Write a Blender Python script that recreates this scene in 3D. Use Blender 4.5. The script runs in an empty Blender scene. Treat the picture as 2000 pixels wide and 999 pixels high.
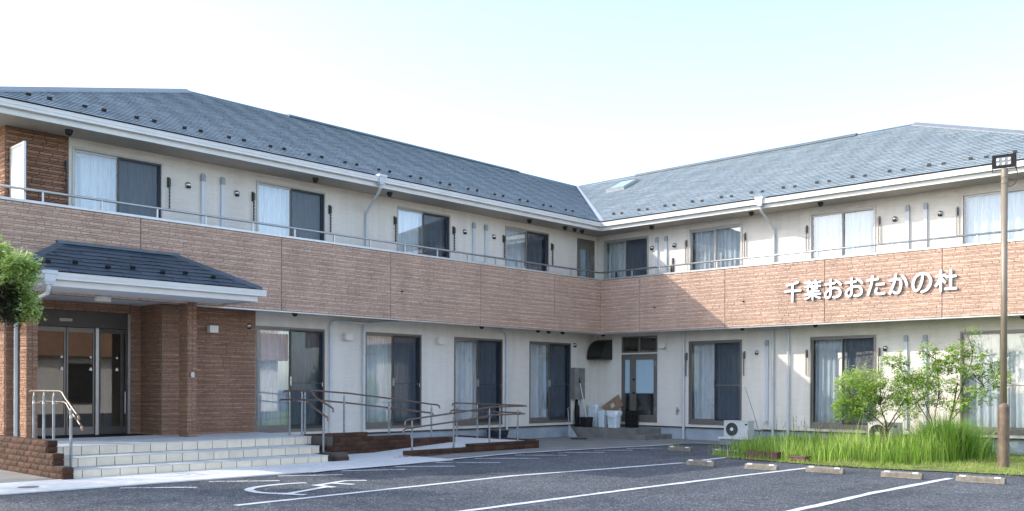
import bpy, math, random
from mathutils import Vector, Matrix, noise
random.seed(7)
sc = bpy.context.scene
COL = sc.collection

# ------------------------------------------------------------------ camera
F, CY, ROLL, YAW = 1855.21394, 758.409746, 0.00348921, 0.757521386   # in pixels of the 2000 px wide photograph
CAM = Vector((-22.21281526, -17.42159382, 1.45))
fw = Vector((math.cos(YAW), math.sin(YAW), 0)); rt = Vector((math.sin(YAW), -math.cos(YAW), 0)); up = Vector((0, 0, 1))
r2 = rt*math.cos(ROLL) + up*math.sin(ROLL); u2 = up*math.cos(ROLL) - rt*math.sin(ROLL)
cd = bpy.data.cameras.new('camera'); cam = bpy.data.objects.new('camera', cd); COL.objects.link(cam); sc.camera = cam
cam.matrix_world = Matrix(((r2.x, u2.x, -fw.x, CAM.x), (r2.y, u2.y, -fw.y, CAM.y), (r2.z, u2.z, -fw.z, CAM.z), (0, 0, 0, 1)))
cd.sensor_fit = 'HORIZONTAL'; cd.sensor_width = 36; cd.lens = 36*F/2000; cd.shift_y = (CY-499.5)/2000
cd.clip_start = 0.1; cd.clip_end = 3000

def proj(p):
    v = Vector(p)-CAM; d = max(v.dot(fw), .1)
    return 1000+F*v.dot(r2)/d, CY-F*v.dot(u2)/d, d
def inview(p, m=60):
    v = Vector(p)-CAM
    if v.dot(fw) < .2: return False
    x, y, d = proj(p); return -m < x < 2000+m and -m < y < 999+m

# ------------------------------------------------------------------ light
SUN = Vector((-1.18, 1.29, 1.0)).normalized()
w = bpy.data.worlds.new('World'); sc.world = w; w.use_nodes = True; nt = w.node_tree
sky = nt.nodes.new('ShaderNodeTexSky'); sky.sky_type = 'NISHITA'; sky.sun_disc = False
sky.sun_elevation = math.asin(SUN.z); sky.sun_rotation = math.atan2(SUN.x, SUN.y)
sky.air_density = 0.9; sky.dust_density = 1.2; sky.ozone_density = 0.35
hs = nt.nodes.new('ShaderNodeHueSaturation'); hs.inputs['Saturation'].default_value = .84; nt.links.new(sky.outputs[0], hs.inputs['Color']); tn = nt.nodes.new('ShaderNodeMix'); tn.data_type = 'RGBA'; tn.blend_type = 'MULTIPLY'; tn.inputs[0].default_value = 1; tn.inputs[7].default_value = (.925, .935, .965, 1); nt.links.new(hs.outputs[0], tn.inputs[6]); nt.links.new(tn.outputs[2], nt.nodes['Background'].inputs[0]); nt.nodes['Background'].inputs[1].default_value = 0.15
ld = bpy.data.lights.new('sun', 'SUN'); ld.energy = 1.25; ld.angle = math.radians(0.53); ld.color = (1, .93, .82)
sun = bpy.data.objects.new('sun', ld); COL.objects.link(sun); sun.rotation_euler = SUN.to_track_quat('Z', 'Y').to_euler()
sc.view_settings.view_transform = 'Standard'; sc.view_settings.look = 'None'; sc.view_settings.gamma = 1
sc.view_settings.exposure = 1.74
sc.cycles.max_bounces = 8; sc.cycles.transparent_max_bounces = 16

# ------------------------------------------------------------------ materials
def L(c): return tuple(((x/255/12.92) if x/255 <= .04045 else ((x/255+.055)/1.055)**2.4) for x in c)
class NT:
    def __init__(s, name):
        s.m = bpy.data.materials.new(name); s.m.use_nodes = True; s.t = s.m.node_tree; s.n = s.t.nodes
        s.b = s.n['Principled BSDF']; s.out = s.n['Material Output']
    def add(s, typ, **k):
        n = s.n.new(typ)
        for a, v in k.items(): setattr(n, a, v)
        return n
    def link(s, a, b): s.t.links.new(a, b)
    def noise(s, scale, detail=3, vec=None, rough=.5):
        n = s.add('ShaderNodeTexNoise'); n.inputs['Scale'].default_value = scale; n.inputs['Detail'].default_value = detail
        n.inputs['Roughness'].default_value = rough
        s.link(vec if vec is not None else s.pos(), n.inputs['Vector']); return n.outputs['Fac']
    def pos(s, sx=1, sy=1, sz=1):
        g = s.add('ShaderNodeNewGeometry')
        if (sx, sy, sz) == (1, 1, 1): return g.outputs['Position']
        m = s.add('ShaderNodeMapping'); m.inputs['Scale'].default_value = (sx, sy, sz); s.link(g.outputs['Position'], m.inputs['Vector'])
        return m.outputs[0]
    def ramp(s, fac, stops):
        r = s.add('ShaderNodeValToRGB'); e = r.color_ramp.elements
        while len(e) < len(stops): e.new(.5)
        for i, (p, c) in enumerate(stops): e[i].position = p; e[i].color = (*c, 1)
        s.link(fac, r.inputs[0]); return r.outputs[0]
    def mix(s, fac, a, b, mode='MIX'):
        m = s.add('ShaderNodeMix', data_type='RGBA', blend_type=mode)
        for i, v in ((0, fac), (6, a), (7, b)):
            if hasattr(v, 'is_linked') or hasattr(v, 'links'): s.link(v, m.inputs[i])
            else: m.inputs[i].default_value = v if i == 0 else (*v, 1)
        return m.outputs[2]
    def color(s, v): s.link(v, s.b.inputs['Base Color'])
    def bump(s, h, strength=.3, dist=.01):
        b = s.add('ShaderNodeBump'); b.inputs['Strength'].default_value = strength; b.inputs['Distance'].default_value = dist
        s.link(h, b.inputs['Height']); s.link(b.outputs[0], s.b.inputs['Normal'])
    def attr(s, name='tint'):
        a = s.add('ShaderNodeAttribute'); a.attribute_name = name; return a.outputs['Fac']
    def objrand(s):
        return s.add('ShaderNodeObjectInfo').outputs['Random']

def simple(name, col, rough=.5, metal=0, spec=.5, var=.12, scale=6, bump=0, bscale=60):
    m = NT(name); c = tuple(col)
    f = m.noise(scale, 4)
    m.color(m.ramp(f, [(.3, tuple(x*(1-var) for x in c)), (.7, tuple(min(1, x*(1+var)) for x in c))]))
    m.b.inputs['Roughness'].default_value = rough; m.b.inputs['Metallic'].default_value = metal
    m.b.inputs['Specular IOR Level'].default_value = spec
    if bump: m.bump(m.noise(bscale, 4), bump, .004)
    return m.m

def brick_mat(name, cols, var=.25):
    m = NT(name)
    base = m.ramp(m.attr(), [(0, cols[0]), (.5, cols[1]), (1, cols[2])])
    n = m.noise(22, 6, m.pos(1, 1, 4.5), .65)
    c = m.mix(.75, base, m.ramp(n, [(.30, (.70, .67, .66)), (.50, (.97, .96, .95)), (.62, (1.08, 1.09, 1.09)), (.74, (1.22, 1.27, 1.32))]), 'MULTIPLY')
    big = m.noise(1.3, 3)
    c = m.mix(.5, c, m.ramp(big, [(.35, (.84, .84, .85)), (.65, (1.08, 1.08, 1.08))]), 'MULTIPLY'); c = m.mix(.35, c, m.ramp(m.noise(2.6, 4, m.pos(1, 1, .12)), [(.38, (.80, .79, .79)), (.58, (1.05, 1.05, 1.05))]), 'MULTIPLY')
    m.color(c); m.b.inputs['Roughness'].default_value = .85; m.b.inputs['Specular IOR Level'].default_value = .25
    m.bump(m.noise(55, 5, m.pos(1, 1, 1.6)), .5, .010)
    return m.m

M = {}
M['siding'] = brick_mat('brick_siding', [(.63, .43, .325), (.665, .465, .36), (.71, .515, .405)])
M['siding_joint'] = simple('siding_joint', (.37, .285, .23), .9, var=.2, scale=20)
M['seam'] = simple('sealant', (.05, .045, .04), .7)
M['darkbrick'] = brick_mat('dark_brick_siding', [(.365, .205, .13), (.40, .23, .15), (.44, .265, .18)])
M['darkbrick_joint'] = simple('dark_brick_joint', (.19, .15, .12), .9, var=.2, scale=20)
M['block'] = brick_mat('split_block', [(.065, .034, .022), (.085, .043, .028), (.11, .056, .037)])
M['block_joint'] = simple('block_joint', (.10, .095, .085), .9)

m = NT('cream_siding')
n = m.noise(9, 5, m.pos(.35, .35, 9)); n2 = m.noise(24, 6, m.pos(.5, .5, 5), .7)
m.color(m.mix(.6, m.ramp(n, [(.3, (.80, .745, .665)), (.7, (.87, .82, .745))]), m.ramp(n2, [(.35, (.88, .87, .86)), (.65, (1.05, 1.05, 1.05))]), 'MULTIPLY'))
st = m.mix(.5, m.b.inputs['Base Color'].links[0].from_socket, m.ramp(m.noise(3.2, 5, m.pos(1, 1, .10)), [(.36, (.86, .85, .83)), (.56, (1.02, 1.02, 1.02))]), 'MULTIPLY')
m.color(st); m.b.inputs['Roughness'].default_value = .85; m.bump(n2, .8, .008); M['cream'] = m.m
M['soffit'] = simple('soffit_board', (.50, .45, .38), .8, var=.05)
M['white_soffit'] = simple('porch_ceiling_board', (.66, .68, .70), .7, var=.04)
M['white'] = simple('white_gutter', (.76, .75, .72), .35, var=.05, scale=2)
M['pipe'] = simple('downpipe', (.62, .65, .68), .35, var=.06, scale=3)
M['ductcap'] = simple('duct_cap', (.36, .39, .42), .5, var=.06)
M['alu'] = simple('aluminium', (.52, .52, .51), .38, .75, var=.06)
M['alu_dark'] = simple('bronze_aluminium', (.22, .205, .185), .42, .45, var=.05)
M['alu_mid'] = simple('champagne_aluminium', (.44, .42, .39), .4, .35, var=.05)
M['bronze'] = simple('dark_bronze', (.085, .078, .07), .45, .3, var=.1)
M['steel'] = simple('stainless_steel', (.50, .51, .52), .22, 1, var=.1)
M['post'] = simple('galvanised_post', (.30, .315, .33), .45, .4, var=.15, scale=14)
M['rail_brown'] = simple('wood_grain_handrail', (.15, .10, .075), .3, var=.2, scale=14)
M['rail_end'] = simple('handrail_end_cap', (.33, .21, .14), .4)
M['black'] = simple('black_plastic', (.012, .012, .013), .45, var=.2)
M['rubber'] = simple('black_gap', (.008, .008, .008), .8)
M['dark_room'] = simple('room_interior', (.16, .15, .14), .9)
M['concrete'] = simple('concrete_slab', (.26, .255, .235), .85, var=.16, scale=1.6, bump=.35, bscale=40)
M['step_concrete'] = simple('concrete_step', (.215, .205, .185), .85, var=.22, scale=3, bump=.35)
M['plinth'] = simple('plinth_render', (.38, .43, .475), .85, var=.12, scale=2.5, bump=.3)
M['white_lamp'] = simple('opal_lamp_glass', (.78, .75, .70), .3, var=.03)
M['letter'] = simple('white_letter', (.80, .82, .84), .35, var=.02)
M['letter_side'] = simple('letter_edge', (.05, .045, .045), .5)
M['ac'] = simple('ac_white', (.62, .64, .62), .45, var=.07)
M['ac_grille'] = simple('ac_grille', (.17, .18, .19), .5, var=.1)
M['bin'] = simple('bin_plastic', (.74, .80, .84), .45, var=.12, scale=5)
M['bag'] = simple('plastic_bag', (.80, .84, .86), .3, var=.1, scale=14, bump=.6, bscale=30)
M['cardboard'] = simple('cardboard', (.30, .19, .115), .8, var=.15, scale=9)
M['tape'] = simple('parcel_label', (.55, .55, .50), .5)
M['pot'] = simple('glazed_pot', (.025, .035, .055), .25, var=.2)
M['soil'] = simple('soil', (.15, .075, .045), .95, var=.3, scale=30)
M['rust'] = simple('rusty_iron', (.075, .035, .018), .9, var=.4, scale=9)
M['wheelstop'] = simple('wheel_stop_concrete', (.21, .19, .155), .9, var=.25, scale=14, bump=.7, bscale=50)
M['reflector'] = simple('white_reflector', (.85, .85, .82), .3)
M['lawn_soil'] = simple('lawn_soil', (.17, .20, .055), .95, var=.5, scale=3.5, bump=.6, bscale=14)
M['stem'] = simple('bark', (.075, .05, .038), .85, var=.3, scale=20)
M['dry_leaf'] = simple('dry_leaves', (.17, .09, .055), .9, var=.4, scale=30)
M['valley'] = simple('valley_flashing', (.50, .53, .56), .35, .3)
M['redbrown'] = simple('planter_plastic', (.16, .085, .065), .7, var=.25, scale=12)

# slate: fibre cement, tint per tile
def slate(name, cols, rough=.42):
    m = NT(name); b = m.ramp(m.attr(), [(0, cols[0]), (.5, cols[1]), (1, cols[2])])
    n = m.noise(2.2, 5); n2 = m.noise(45, 4)
    c = m.mix(.6, b, m.ramp(n, [(.35, (.90, .91, .92)), (.68, (1.08, 1.06, 1.04))]), 'MULTIPLY')
    c = m.mix(.5, c, m.ramp(n2, [(.35, (.8, .8, .8)), (.65, (1.15, 1.15, 1.15))]), 'MULTIPLY')
    m.color(c); m.b.inputs['Roughness'].default_value = rough; m.b.inputs['Specular IOR Level'].default_value = .5
    m.bump(n2, .25, .004); return m.m
M['slate'] = slate('roof_slate', [(.29, .36, .40), (.36, .43, .465), (.45, .50, .52)])
M['slate_dark'] = slate('porch_slate', [(.055, .08, .105), (.066, .094, .122), (.08, .108, .138)], .45)
M['slate_under'] = simple('roof_underlay', (.02, .025, .03), .8)
M['ridge'] = simple('ridge_cap_metal', (.24, .255, .265), .38, .3)
M['ridge_dark'] = simple('porch_ridge_metal', (.10, .125, .15), .4, .2)

# tiles
def tilemat(name, c, rough=.35, v=.06):
    m = NT(name); r = m.objrand()
    base = m.ramp(r, [(0, tuple(x*(1-v) for x in c)), (1, tuple(x*(1+v) for x in c))])
    n = m.noise(5, 5); c2 = m.mix(.6, base, m.ramp(n, [(.3, (.86, .85, .83)), (.65, (1.03, 1.03, 1.03))]), 'MULTIPLY')
    n3 = m.noise(90, 2); c2 = m.mix(.35, c2, m.ramp(n3, [(.4, (.85, .85, .85)), (.6, (1.1, 1.1, 1.1))]), 'MULTIPLY')
    m.color(c2); m.b.inputs['Roughness'].default_value = rough; return m.m
M['riser'] = tilemat('riser_tile', (.88, .77, .60), .4)
M['tread'] = tilemat('tread_tile', (.64, .66, .67), .5)
M['paving'] = tilemat('paving_slab', (.80, .80, .78), .6, .05)
M['grout'] = simple('tile_grout', (.09, .085, .08), .9)
M['grout_light'] = simple('paving_grout', (.33, .32, .31), .9)

# asphalt
m = NT('asphalt')
v = m.add('ShaderNodeTexVoronoi'); v.inputs['Scale'].default_value = 62; m.link(m.pos(), v.inputs['Vector'])
sp = m.ramp(v.outputs['Color'], [(0, (.026, .031, .038)), (.45, (.056, .066, .080)), (.62, (.078, .09, .106)), (.75, (.13, .145, .16)), (.87, (.34, .34, .33))])
big = m.noise(.45, 5, rough=.6); mid = m.noise(5, 4)
c = m.mix(.8, sp, m.ramp(big, [(.3, (.72, .74, .78)), (.7, (1.28, 1.25, 1.2))]), 'MULTIPLY')
c = m.mix(.5, c, m.ramp(mid, [(.3, (.8, .8, .8)), (.7, (1.2, 1.2, 1.2))]), 'MULTIPLY')
# oil spots, tyre polish and hairline cracks
oil = m.noise(1.1, 2, rough=.3); c = m.mix(.55, c, m.ramp(oil, [(.60, (1, 1, 1)), (.70, (.62, .62, .62))]), 'MULTIPLY')
tyre = m.noise(.8, 3, m.pos(.12, 1.6, 1)); c = m.mix(.45, c, m.ramp(tyre, [(.35, (.78, .79, .80)), (.65, (1.14, 1.13, 1.12))]), 'MULTIPLY')
wv = m.add('ShaderNodeTexVoronoi', feature='DISTANCE_TO_EDGE'); wv.inputs['Scale'].default_value = .28
wm = m.add('ShaderNodeVectorMath', operation='ADD'); wn = m.add('ShaderNodeTexNoise'); wn.inputs['Scale'].default_value = 1.6; wn.inputs['Detail'].default_value = 5; m.link(m.pos(), wn.inputs['Vector'])
m.link(m.pos(), wm.inputs[0]); m.link(wn.outputs['Color'], wm.inputs[1]); m.link(wm.outputs[0], wv.inputs['Vector'])
c = m.mix(.7, c, m.ramp(wv.outputs['Distance'], [(0, (.35, .35, .35)), (.0035, (.5, .5, .5)), (.007, (1, 1, 1))]), 'MULTIPLY')
m.color(c); m.b.inputs['Roughness'].default_value = .85
m.bump(v.outputs['Distance'], .5, .006); M['asphalt'] = m.m
# road paint, worn through in places
def paint(name, wear):
    m = NT(name)
    n = m.noise(26, 6, rough=.75); n2 = m.noise(2.4, 3)
    a = m.add('ShaderNodeMath', operation='MULTIPLY_ADD'); m.link(n2, a.inputs[0]); a.inputs[1].default_value = .5; m.link(n, a.inputs[2])
    f = m.add('ShaderNodeMapRange'); m.link(a.outputs[0], f.inputs[0]); f.inputs[1].default_value = wear; f.inputs[2].default_value = wear+.07
    m.color(m.ramp(m.noise(12, 4), [(.3, (.66, .68, .68)), (.7, (.82, .83, .82))])); m.b.inputs['Roughness'].default_value = .6
    t = m.add('ShaderNodeBsdfTransparent'); x = m.add('ShaderNodeMixShader')
    m.link(f.outputs[0], x.inputs[0]); m.link(t.outputs[0], x.inputs[1]); m.link(m.b.outputs[0], x.inputs[2]); m.link(x.outputs[0], m.out.inputs[0])
    return m.m
M['paint'] = paint('road_paint', .52); M['paint_worn'] = paint('worn_road_paint', .66)

# glass: see-through with a real mirror share
def glass(name, lo, hi, tint=(.9, .95, .97), rough=0.0):
    m = NT(name); lw = m.add('ShaderNodeLayerWeight'); lw.inputs['Blend'].default_value = .35
    mr = m.add('ShaderNodeMapRange'); m.link(lw.outputs['Facing'], mr.inputs[0]); mr.inputs[3].default_value = lo; mr.inputs[4].default_value = hi
    g = m.add('ShaderNodeBsdfGlossy'); g.inputs['Roughness'].default_value = rough; g.inputs['Color'].default_value = (.92, .96, 1, 1)
    t = m.add('ShaderNodeBsdfTransparent'); t.inputs['Color'].default_value = (*tint, 1)
    x = m.add('ShaderNodeMixShader'); m.link(mr.outputs[0], x.inputs[0]); m.link(t.outputs[0], x.inputs[1]); m.link(g.outputs[0], x.inputs[2]); m.link(x.outputs[0], m.out.inputs[0])
    return m.m
M['glass'] = glass('window_glass', .13, .5)
M['door_glass'] = glass('entrance_glass', .085, .36, (.45, .44, .42))
M['film'] = simple('frosted_film', (.44, .60, .70), .35, var=.02)
m = NT('insect_screen'); t = m.add('ShaderNodeBsdfTransparent'); d = m.add('ShaderNodeBsdfDiffuse'); d.inputs['Color'].default_value = (.02, .032, .055, 1)
x = m.add('ShaderNodeMixShader'); x.inputs[0].default_value = .55
m.link(t.outputs[0], x.inputs[1]); m.link(d.outputs[0], x.inputs[2]); m.link(x.outputs[0], m.out.inputs[0]); M['screen'] = m.m
m = NT('lace_curtain'); d = m.add('ShaderNodeBsdfDiffuse'); tr = m.add('ShaderNodeBsdfTranslucent')
cc = m.ramp(m.noise(7, 3, m.pos(6, 6, .4)), [(.3, (.60, .64, .68)), (.7, (.88, .89, .90))])
m.link(cc, d.inputs[0]); m.link(cc, tr.inputs[0]); x = m.add('ShaderNodeMixShader'); x.inputs[0].default_value = .25
m.link(d.outputs[0], x.inputs[1]); m.link(tr.outputs[0], x.inputs[2]); m.link(x.outputs[0], m.out.inputs[0]); M['curtain'] = m.m

def leaf(name, cols, trans=.35):
    m = NT(name); c = m.ramp(m.attr(), [(0, cols[0]), (.5, cols[1]), (1, cols[2])])
    m.color(c); m.b.inputs['Roughness'].default_value = .5; m.b.inputs['Specular IOR Level'].default_value = .35
    tr = m.add('ShaderNodeBsdfTranslucent'); m.link(c, tr.inputs[0]); x = m.add('ShaderNodeMixShader'); x.inputs[0].default_value = trans
    m.link(m.b.outputs[0], x.inputs[1]); m.link(tr.outputs[0], x.inputs[2]); m.link(x.outputs[0], m.out.inputs[0]); return m.m
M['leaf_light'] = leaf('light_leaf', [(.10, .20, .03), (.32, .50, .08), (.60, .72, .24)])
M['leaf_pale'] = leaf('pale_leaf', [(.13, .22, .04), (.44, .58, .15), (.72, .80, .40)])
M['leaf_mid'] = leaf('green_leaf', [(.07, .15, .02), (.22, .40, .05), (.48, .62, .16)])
M['leaf_dark'] = leaf('dark_leaf', [(.045, .035, .03), (.05, .055, .025), (.07, .10, .03)], .15)  # dark colours stand for the shade low in the crown
M['grass'] = leaf('grass_blade', [(.12, .22, .03), (.30, .50, .06), (.62, .70, .24)])
M['lawn'] = leaf('lawn_blade', [(.20, .33, .04), (.32, .45, .06), (.50, .50, .20)])
M['plume'] = leaf('plume_blade', [(.09, .23, .02), (.19, .38, .035), (.45, .52, .20)])

# ------------------------------------------------------------------ object helpers
ORG = {}
def tag(o, label=None, cat=None, group=None, kind=None):
    if label: o['label'] = label
    if cat: o['category'] = cat
    if group: o['group'] = group
    if kind: o['kind'] = kind
    return o
def thing(name, label, cat, loc, group=None):
    o = bpy.data.objects.new(name, None); COL.objects.link(o); o.location = loc; o.empty_display_size = .2
    ORG[o.name] = Vector(loc); return tag(o, label, cat, group)
class MB:
    def __init__(s): s.v = []; s.f = []; s.t = []
    def quad(s, a, b, c, d, t=.5): n = len(s.v); s.v += [a, b, c, d]; s.f.append((n, n+1, n+2, n+3)); s.t.append(t); return s
    def poly(s, pts, t=.5): n = len(s.v); s.v += list(pts); s.f.append(tuple(range(n, n+len(pts)))); s.t.append(t); return s
    def box(s, x0, x1, y0, y1, z0, z1, t=.5):
        x0, x1 = sorted((x0, x1)); y0, y1 = sorted((y0, y1)); z0, z1 = sorted((z0, z1)); n = len(s.v)
        s.v += [(x0, y0, z0), (x1, y0, z0), (x1, y1, z0), (x0, y1, z0), (x0, y0, z1), (x1, y0, z1), (x1, y1, z1), (x0, y1, z1)]
        s.f += [(n, n+3, n+2, n+1), (n+4, n+5, n+6, n+7), (n, n+1, n+5, n+4), (n+1, n+2, n+6, n+5), (n+2, n+3, n+7, n+6), (n+3, n, n+4, n+7)]
        s.t += [t]*6; return s
    def tube(s, pts, r, n=10, r2=None, cap=True, t=.5):
        pts = [Vector(p) for p in pts]; k = len(pts); base = len(s.v); prev = None
        for i, p in enumerate(pts):
            d = (pts[min(i+1, k-1)]-pts[max(i-1, 0)]).normalized()
            a = d.cross(Vector((0, 0, 1)))
            if a.length < .05: a = d.cross(Vector((1, 0, 0)))
            a.normalize()
            if prev is not None:
                a = (prev - d*prev.dot(d)).normalized()
            prev = a; b = d.cross(a)
            rr = r if r2 is None else r+(r2-r)*i/max(1, k-1)
            for j in range(n):
                q = 2*math.pi*j/n; s.v.append(tuple(p+a*rr*math.cos(q)+b*rr*math.sin(q)))
        for i in range(k-1):
            for j in range(n):
                a0 = base+i*n+j; a1 = base+i*n+(j+1) % n
                s.f.append((a0, a1, a1+n, a0+n)); s.t.append(t)
        if cap:
            s.f.append(tuple(base+j for j in reversed(range(n)))); s.f.append(tuple(base+(k-1)*n+j for j in range(n))); s.t += [t, t]
        return s
    def lathe(s, c, prof, n=20, axis='z', t=.5, half=None):
        base = len(s.v); c = Vector(c)
        for (r, h) in prof:
            for j in range(n):
                q = 2*math.pi*j/n; a, b = r*math.cos(q), r*math.sin(q)
                p = {'z': (a, b, h), 'x': (h, a, b), 'y': (a, h, b)}[axis]
                s.v.append(tuple(c+Vector(p)))
        for i in range(len(prof)-1):
            for j in range(n):
                a0 = base+i*n+j; a1 = base+i*n+(j+1) % n; s.f.append((a0, a1, a1+n, a0+n)); s.t.append(t)
        s.f.append(tuple(base+j for j in range(n))); s.f.append(tuple(base+(len(prof)-1)*n+j for j in range(n))); s.t += [t, t]
        return s
    def build(s, name, mat, parent=None, smooth=False, kind=None, label=None, cat=None, group=None, org=None):
        og = org if org is not None else (ORG.get(parent.name, Vector((0, 0, 0))) if parent else Vector((0, 0, 0)))
        og = Vector(og)
        me = bpy.data.meshes.new(name)
        me.from_pydata([(v[0]-og.x, v[1]-og.y, v[2]-og.z) for v in s.v], [], s.f); me.update()
        ms = mat if isinstance(mat, (list, tuple)) else [mat]
        for q in ms: me.materials.append(M[q] if isinstance(q, str) else q)
        if any(abs(x-.5) > 1e-6 for x in s.t):
            at = me.attributes.new('tint', 'FLOAT', 'FACE'); at.data.foreach_set('value', s.t)
        if smooth: me.shade_smooth() if hasattr(me, 'shade_smooth') else me.polygons.foreach_set('use_smooth', [True]*len(me.polygons))
        o = bpy.data.objects.new(name, me); COL.objects.link(o)
        if parent:
            o.parent = parent
            if org is not None:
                o.location = og-ORG.get(parent.name, Vector((0, 0, 0)))
        else: o.location = og
        ORG[o.name] = og
        return tag(o, label, cat, group, kind)
def inst(me, name, parent, loc, scale=None):
    o = bpy.data.objects.new(name, me); COL.objects.link(o); o.parent = parent
    o.location = Vector(loc)-ORG.get(parent.name, Vector((0, 0, 0)))
    if scale: o.scale = scale
    return o
def smoothpath(pts, k=8):
    P = [Vector(p) for p in pts]; out = []
    for i in range(len(P)-1):
        p0 = P[max(i-1, 0)]; p1 = P[i]; p2 = P[i+1]; p3 = P[min(i+2, len(P)-1)]
        for j in range(k):
            t = j/k; out.append(.5*((2*p1)+(p2-p0)*t+(2*p0-5*p1+4*p2-p3)*t*t+(3*p1-p0-3*p2+p3)*t**3))
    out.append(P[-1]); return out

# a "wall frame": maps (along, depth outward, z) to the world for the two wings
class Wing:
    def __init__(s, side, d=0.0): s.side = side; s.d = d
    def p(s, a, o, z):   # a = coordinate along the wing, o = distance out of the plane towards the yard
        return (a, s.d-o, z) if s.side == 'L' else (s.d-o, a, z)
    def box(s, mb, a0, a1, o0, o1, z0, z1, t=.5):
        A = s.p(a0, o0, z0); B = s.p(a1, o1, z1); mb.box(A[0], B[0], A[1], B[1], z0, z1, t)
WL = Wing('L', .8); WR = Wing('R', .8); PL = Wing('L', 0); PR = Wing('R', 0)

# ------------------------------------------------------------------ the ground
def sheet(name, poly, z, mat, kind='structure', label=None):
    mb = MB(); mb.poly([(x, y, z) for x, y in poly]); return mb.build(name, mat, kind=kind, label=label)
sheet('asphalt_ground', [(-400, -400), (400, -400), (400, 400), (-400, 400)], 0, 'asphalt')
apron = [(-17.9, 12), (-17.9, -2.35), (-16.0, -2.35), (-9.4, -2.0), (-9.45, -3.3), (-8.2, -3.15), (-7, -2.98), (-5, -3.15), (-3.78, -3.3), (-1.6, -3.55), (-.9, -3.75), (-.6, -5.2), (.1, -6.3), (.9, -6.4), (.9, 12)]
sheet('concrete_apron', [(-60, -2.35)]+[(-60, 12)]+[(-17.9, 12)]+[(.9, 12)]+[(.9, -6.4), (.1, -6.3), (-.6, -5.2), (-.9, -3.75), (-1.6, -3.55), (-3.78, -3.3), (-5, -3.15), (-7, -2.98), (-8.2, -3.15), (-9.45, -3.3), (-9.5, -2.35)], .012, 'concrete')
lawnpoly = [(-3.9, -6.55), (-4.7, -7.0), (-5.05, -8.4), (-5.2, -9.6), (-5.1, -10.9), (-4.85, -12.2), (-4.7, -13.6), (-4.5, -16), (.9, -16), (.9, -6.4), (-.2, -6.3)]
lp2 = []
for i in range(len(lawnpoly)):
    a, b = lawnpoly[i], lawnpoly[(i+1) % len(lawnpoly)]; nseg = max(1, int(math.dist(a, b)/.12))
    for j in range(nseg):
        u = j/nseg; x, y = a[0]+(b[0]-a[0])*u, a[1]+(b[1]-a[1])*u
        lp2.append((x+.07+.10*noise.noise(Vector((x*5, y*5, 0)))+random.uniform(-.02, .02), y+.05*noise.noise(Vector((x*5, y*5, 9)))))
sheet('lawn_ground', lp2, .016, 'lawn_soil')

def ribbon(mb, pts, wd, z, jit=.012):
    P = [Vector((x, y, 0)) for x, y in pts]; L_ = []; R_ = []
    Q = []
    for i in range(len(P)-1):
        n = max(1, int((P[i+1]-P[i]).length/.25))
        for j in range(n): Q.append(P[i].lerp(P[i+1], j/n))
    Q.append(P[-1])
    for i, p in enumerate(Q):
        d = (Q[min(i+1, len(Q)-1)]-Q[max(i-1, 0)]).normalized(); nrm = Vector((-d.y, d.x, 0))
        L_.append(p+nrm*(wd/2+random.uniform(-jit, jit))); R_.append(p-nrm*(wd/2+random.uniform(-jit, jit)))
    for i in range(len(Q)-1):
        mb.quad((*R_[i][:2], z), (*R_[i+1][:2], z), (*L_[i+1][:2], z), (*L_[i][:2], z))
for i, (pts, lab) in enumerate([([(-16.1, -7.0), (-13, -6.82), (-10.82, -6.68), (-8.5, -6.95), (-6.44, -7.12)], 'white stall line beside the wheelchair symbol'),
        ([(-22, -9.35), (-14.4, -9.35), (-10.95, -9.3), (-8, -9.33), (-5.8, -9.4)], 'white stall line ending between two wheel stops'),
        ([(-24, -12.15), (-11.7, -12.1), (-9.16, -11.98), (-6.04, -11.97)], 'white stall line nearest the lamp pole'),
        ([(-6.1, -7.05), (-5.0, -6.98), (-4.35, -6.94)], 'short stall line running into the grass')]):
    mb = MB(); ribbon(mb, pts, .12, .006); mb.build('parking_line', 'paint', kind='structure', label=lab)
mb = MB(); ribbon(mb, [(-12.9, -3.93), (-12.41, -3.83), (-10.6, -3.72), (-9.45, -3.42), (-8.2, -3.26), (-7, -3.10), (-5, -3.27), (-3.78, -3.42), (-1.7, -3.68)], .13, .018, .02)
mb.build('edge_line', 'paint', kind='structure')
mb = MB()
for (a, b) in [((-16.2, -4.05), (-15.39, -4.74)), ((-14.85, -4.1), (-14.0, -4.72)), ((-13.6, -4.05), (-12.69, -4.58)), ((-12.3, -4.0), (-11.29, -4.5)), ((-11.05, -3.92), (-10.2, -4.62)), ((-9.9, -3.75), (-8.98, -4.6)), ((-8.6, -3.5), (-7.6, -4.4)), ((-7.3, -3.4), (-6.5, -4.2)), ((-6.0, -3.5), (-5.2, -4.2)), ((-4.8, -3.6), (-4.1, -4.2)), ((-3.7, -3.7), (-3.0, -4.25))]:
    ribbon(mb, [a, b], .12, .007, .02)
mb.build('hatching', 'paint_worn', kind='structure', label='worn white diagonal hatching beside the paving edge')
mb = MB()
arc = smoothpath([(-13.9, -5.28, 0), (-14.19, -5.2, 0), (-14.66, -5.26, 0), (-15.01, -5.5, 0), (-15.12, -5.91, 0), (-15.02, -6.2, 0), (-14.85, -6.4, 0)], 5)
ribbon(mb, [(p.x, p.y) for p in arc], .13, .0065, .004)
ribbon(mb, [(-14.0, -5.62), (-14.0, -6.12)], .12, .0075, .004)
ribbon(mb, [(-14.06, -6.0), (-14.98, -6.38)], .12, .0085, .004)
ribbon(mb, [(-15.02, -6.3), (-14.86, -6.66)], .12, .0095, .004)
ribbon(mb, [(-14.05, -5.72), (-13.3, -5.44), (-13.02, -5.62)], .12, .0065, .004)
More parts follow.
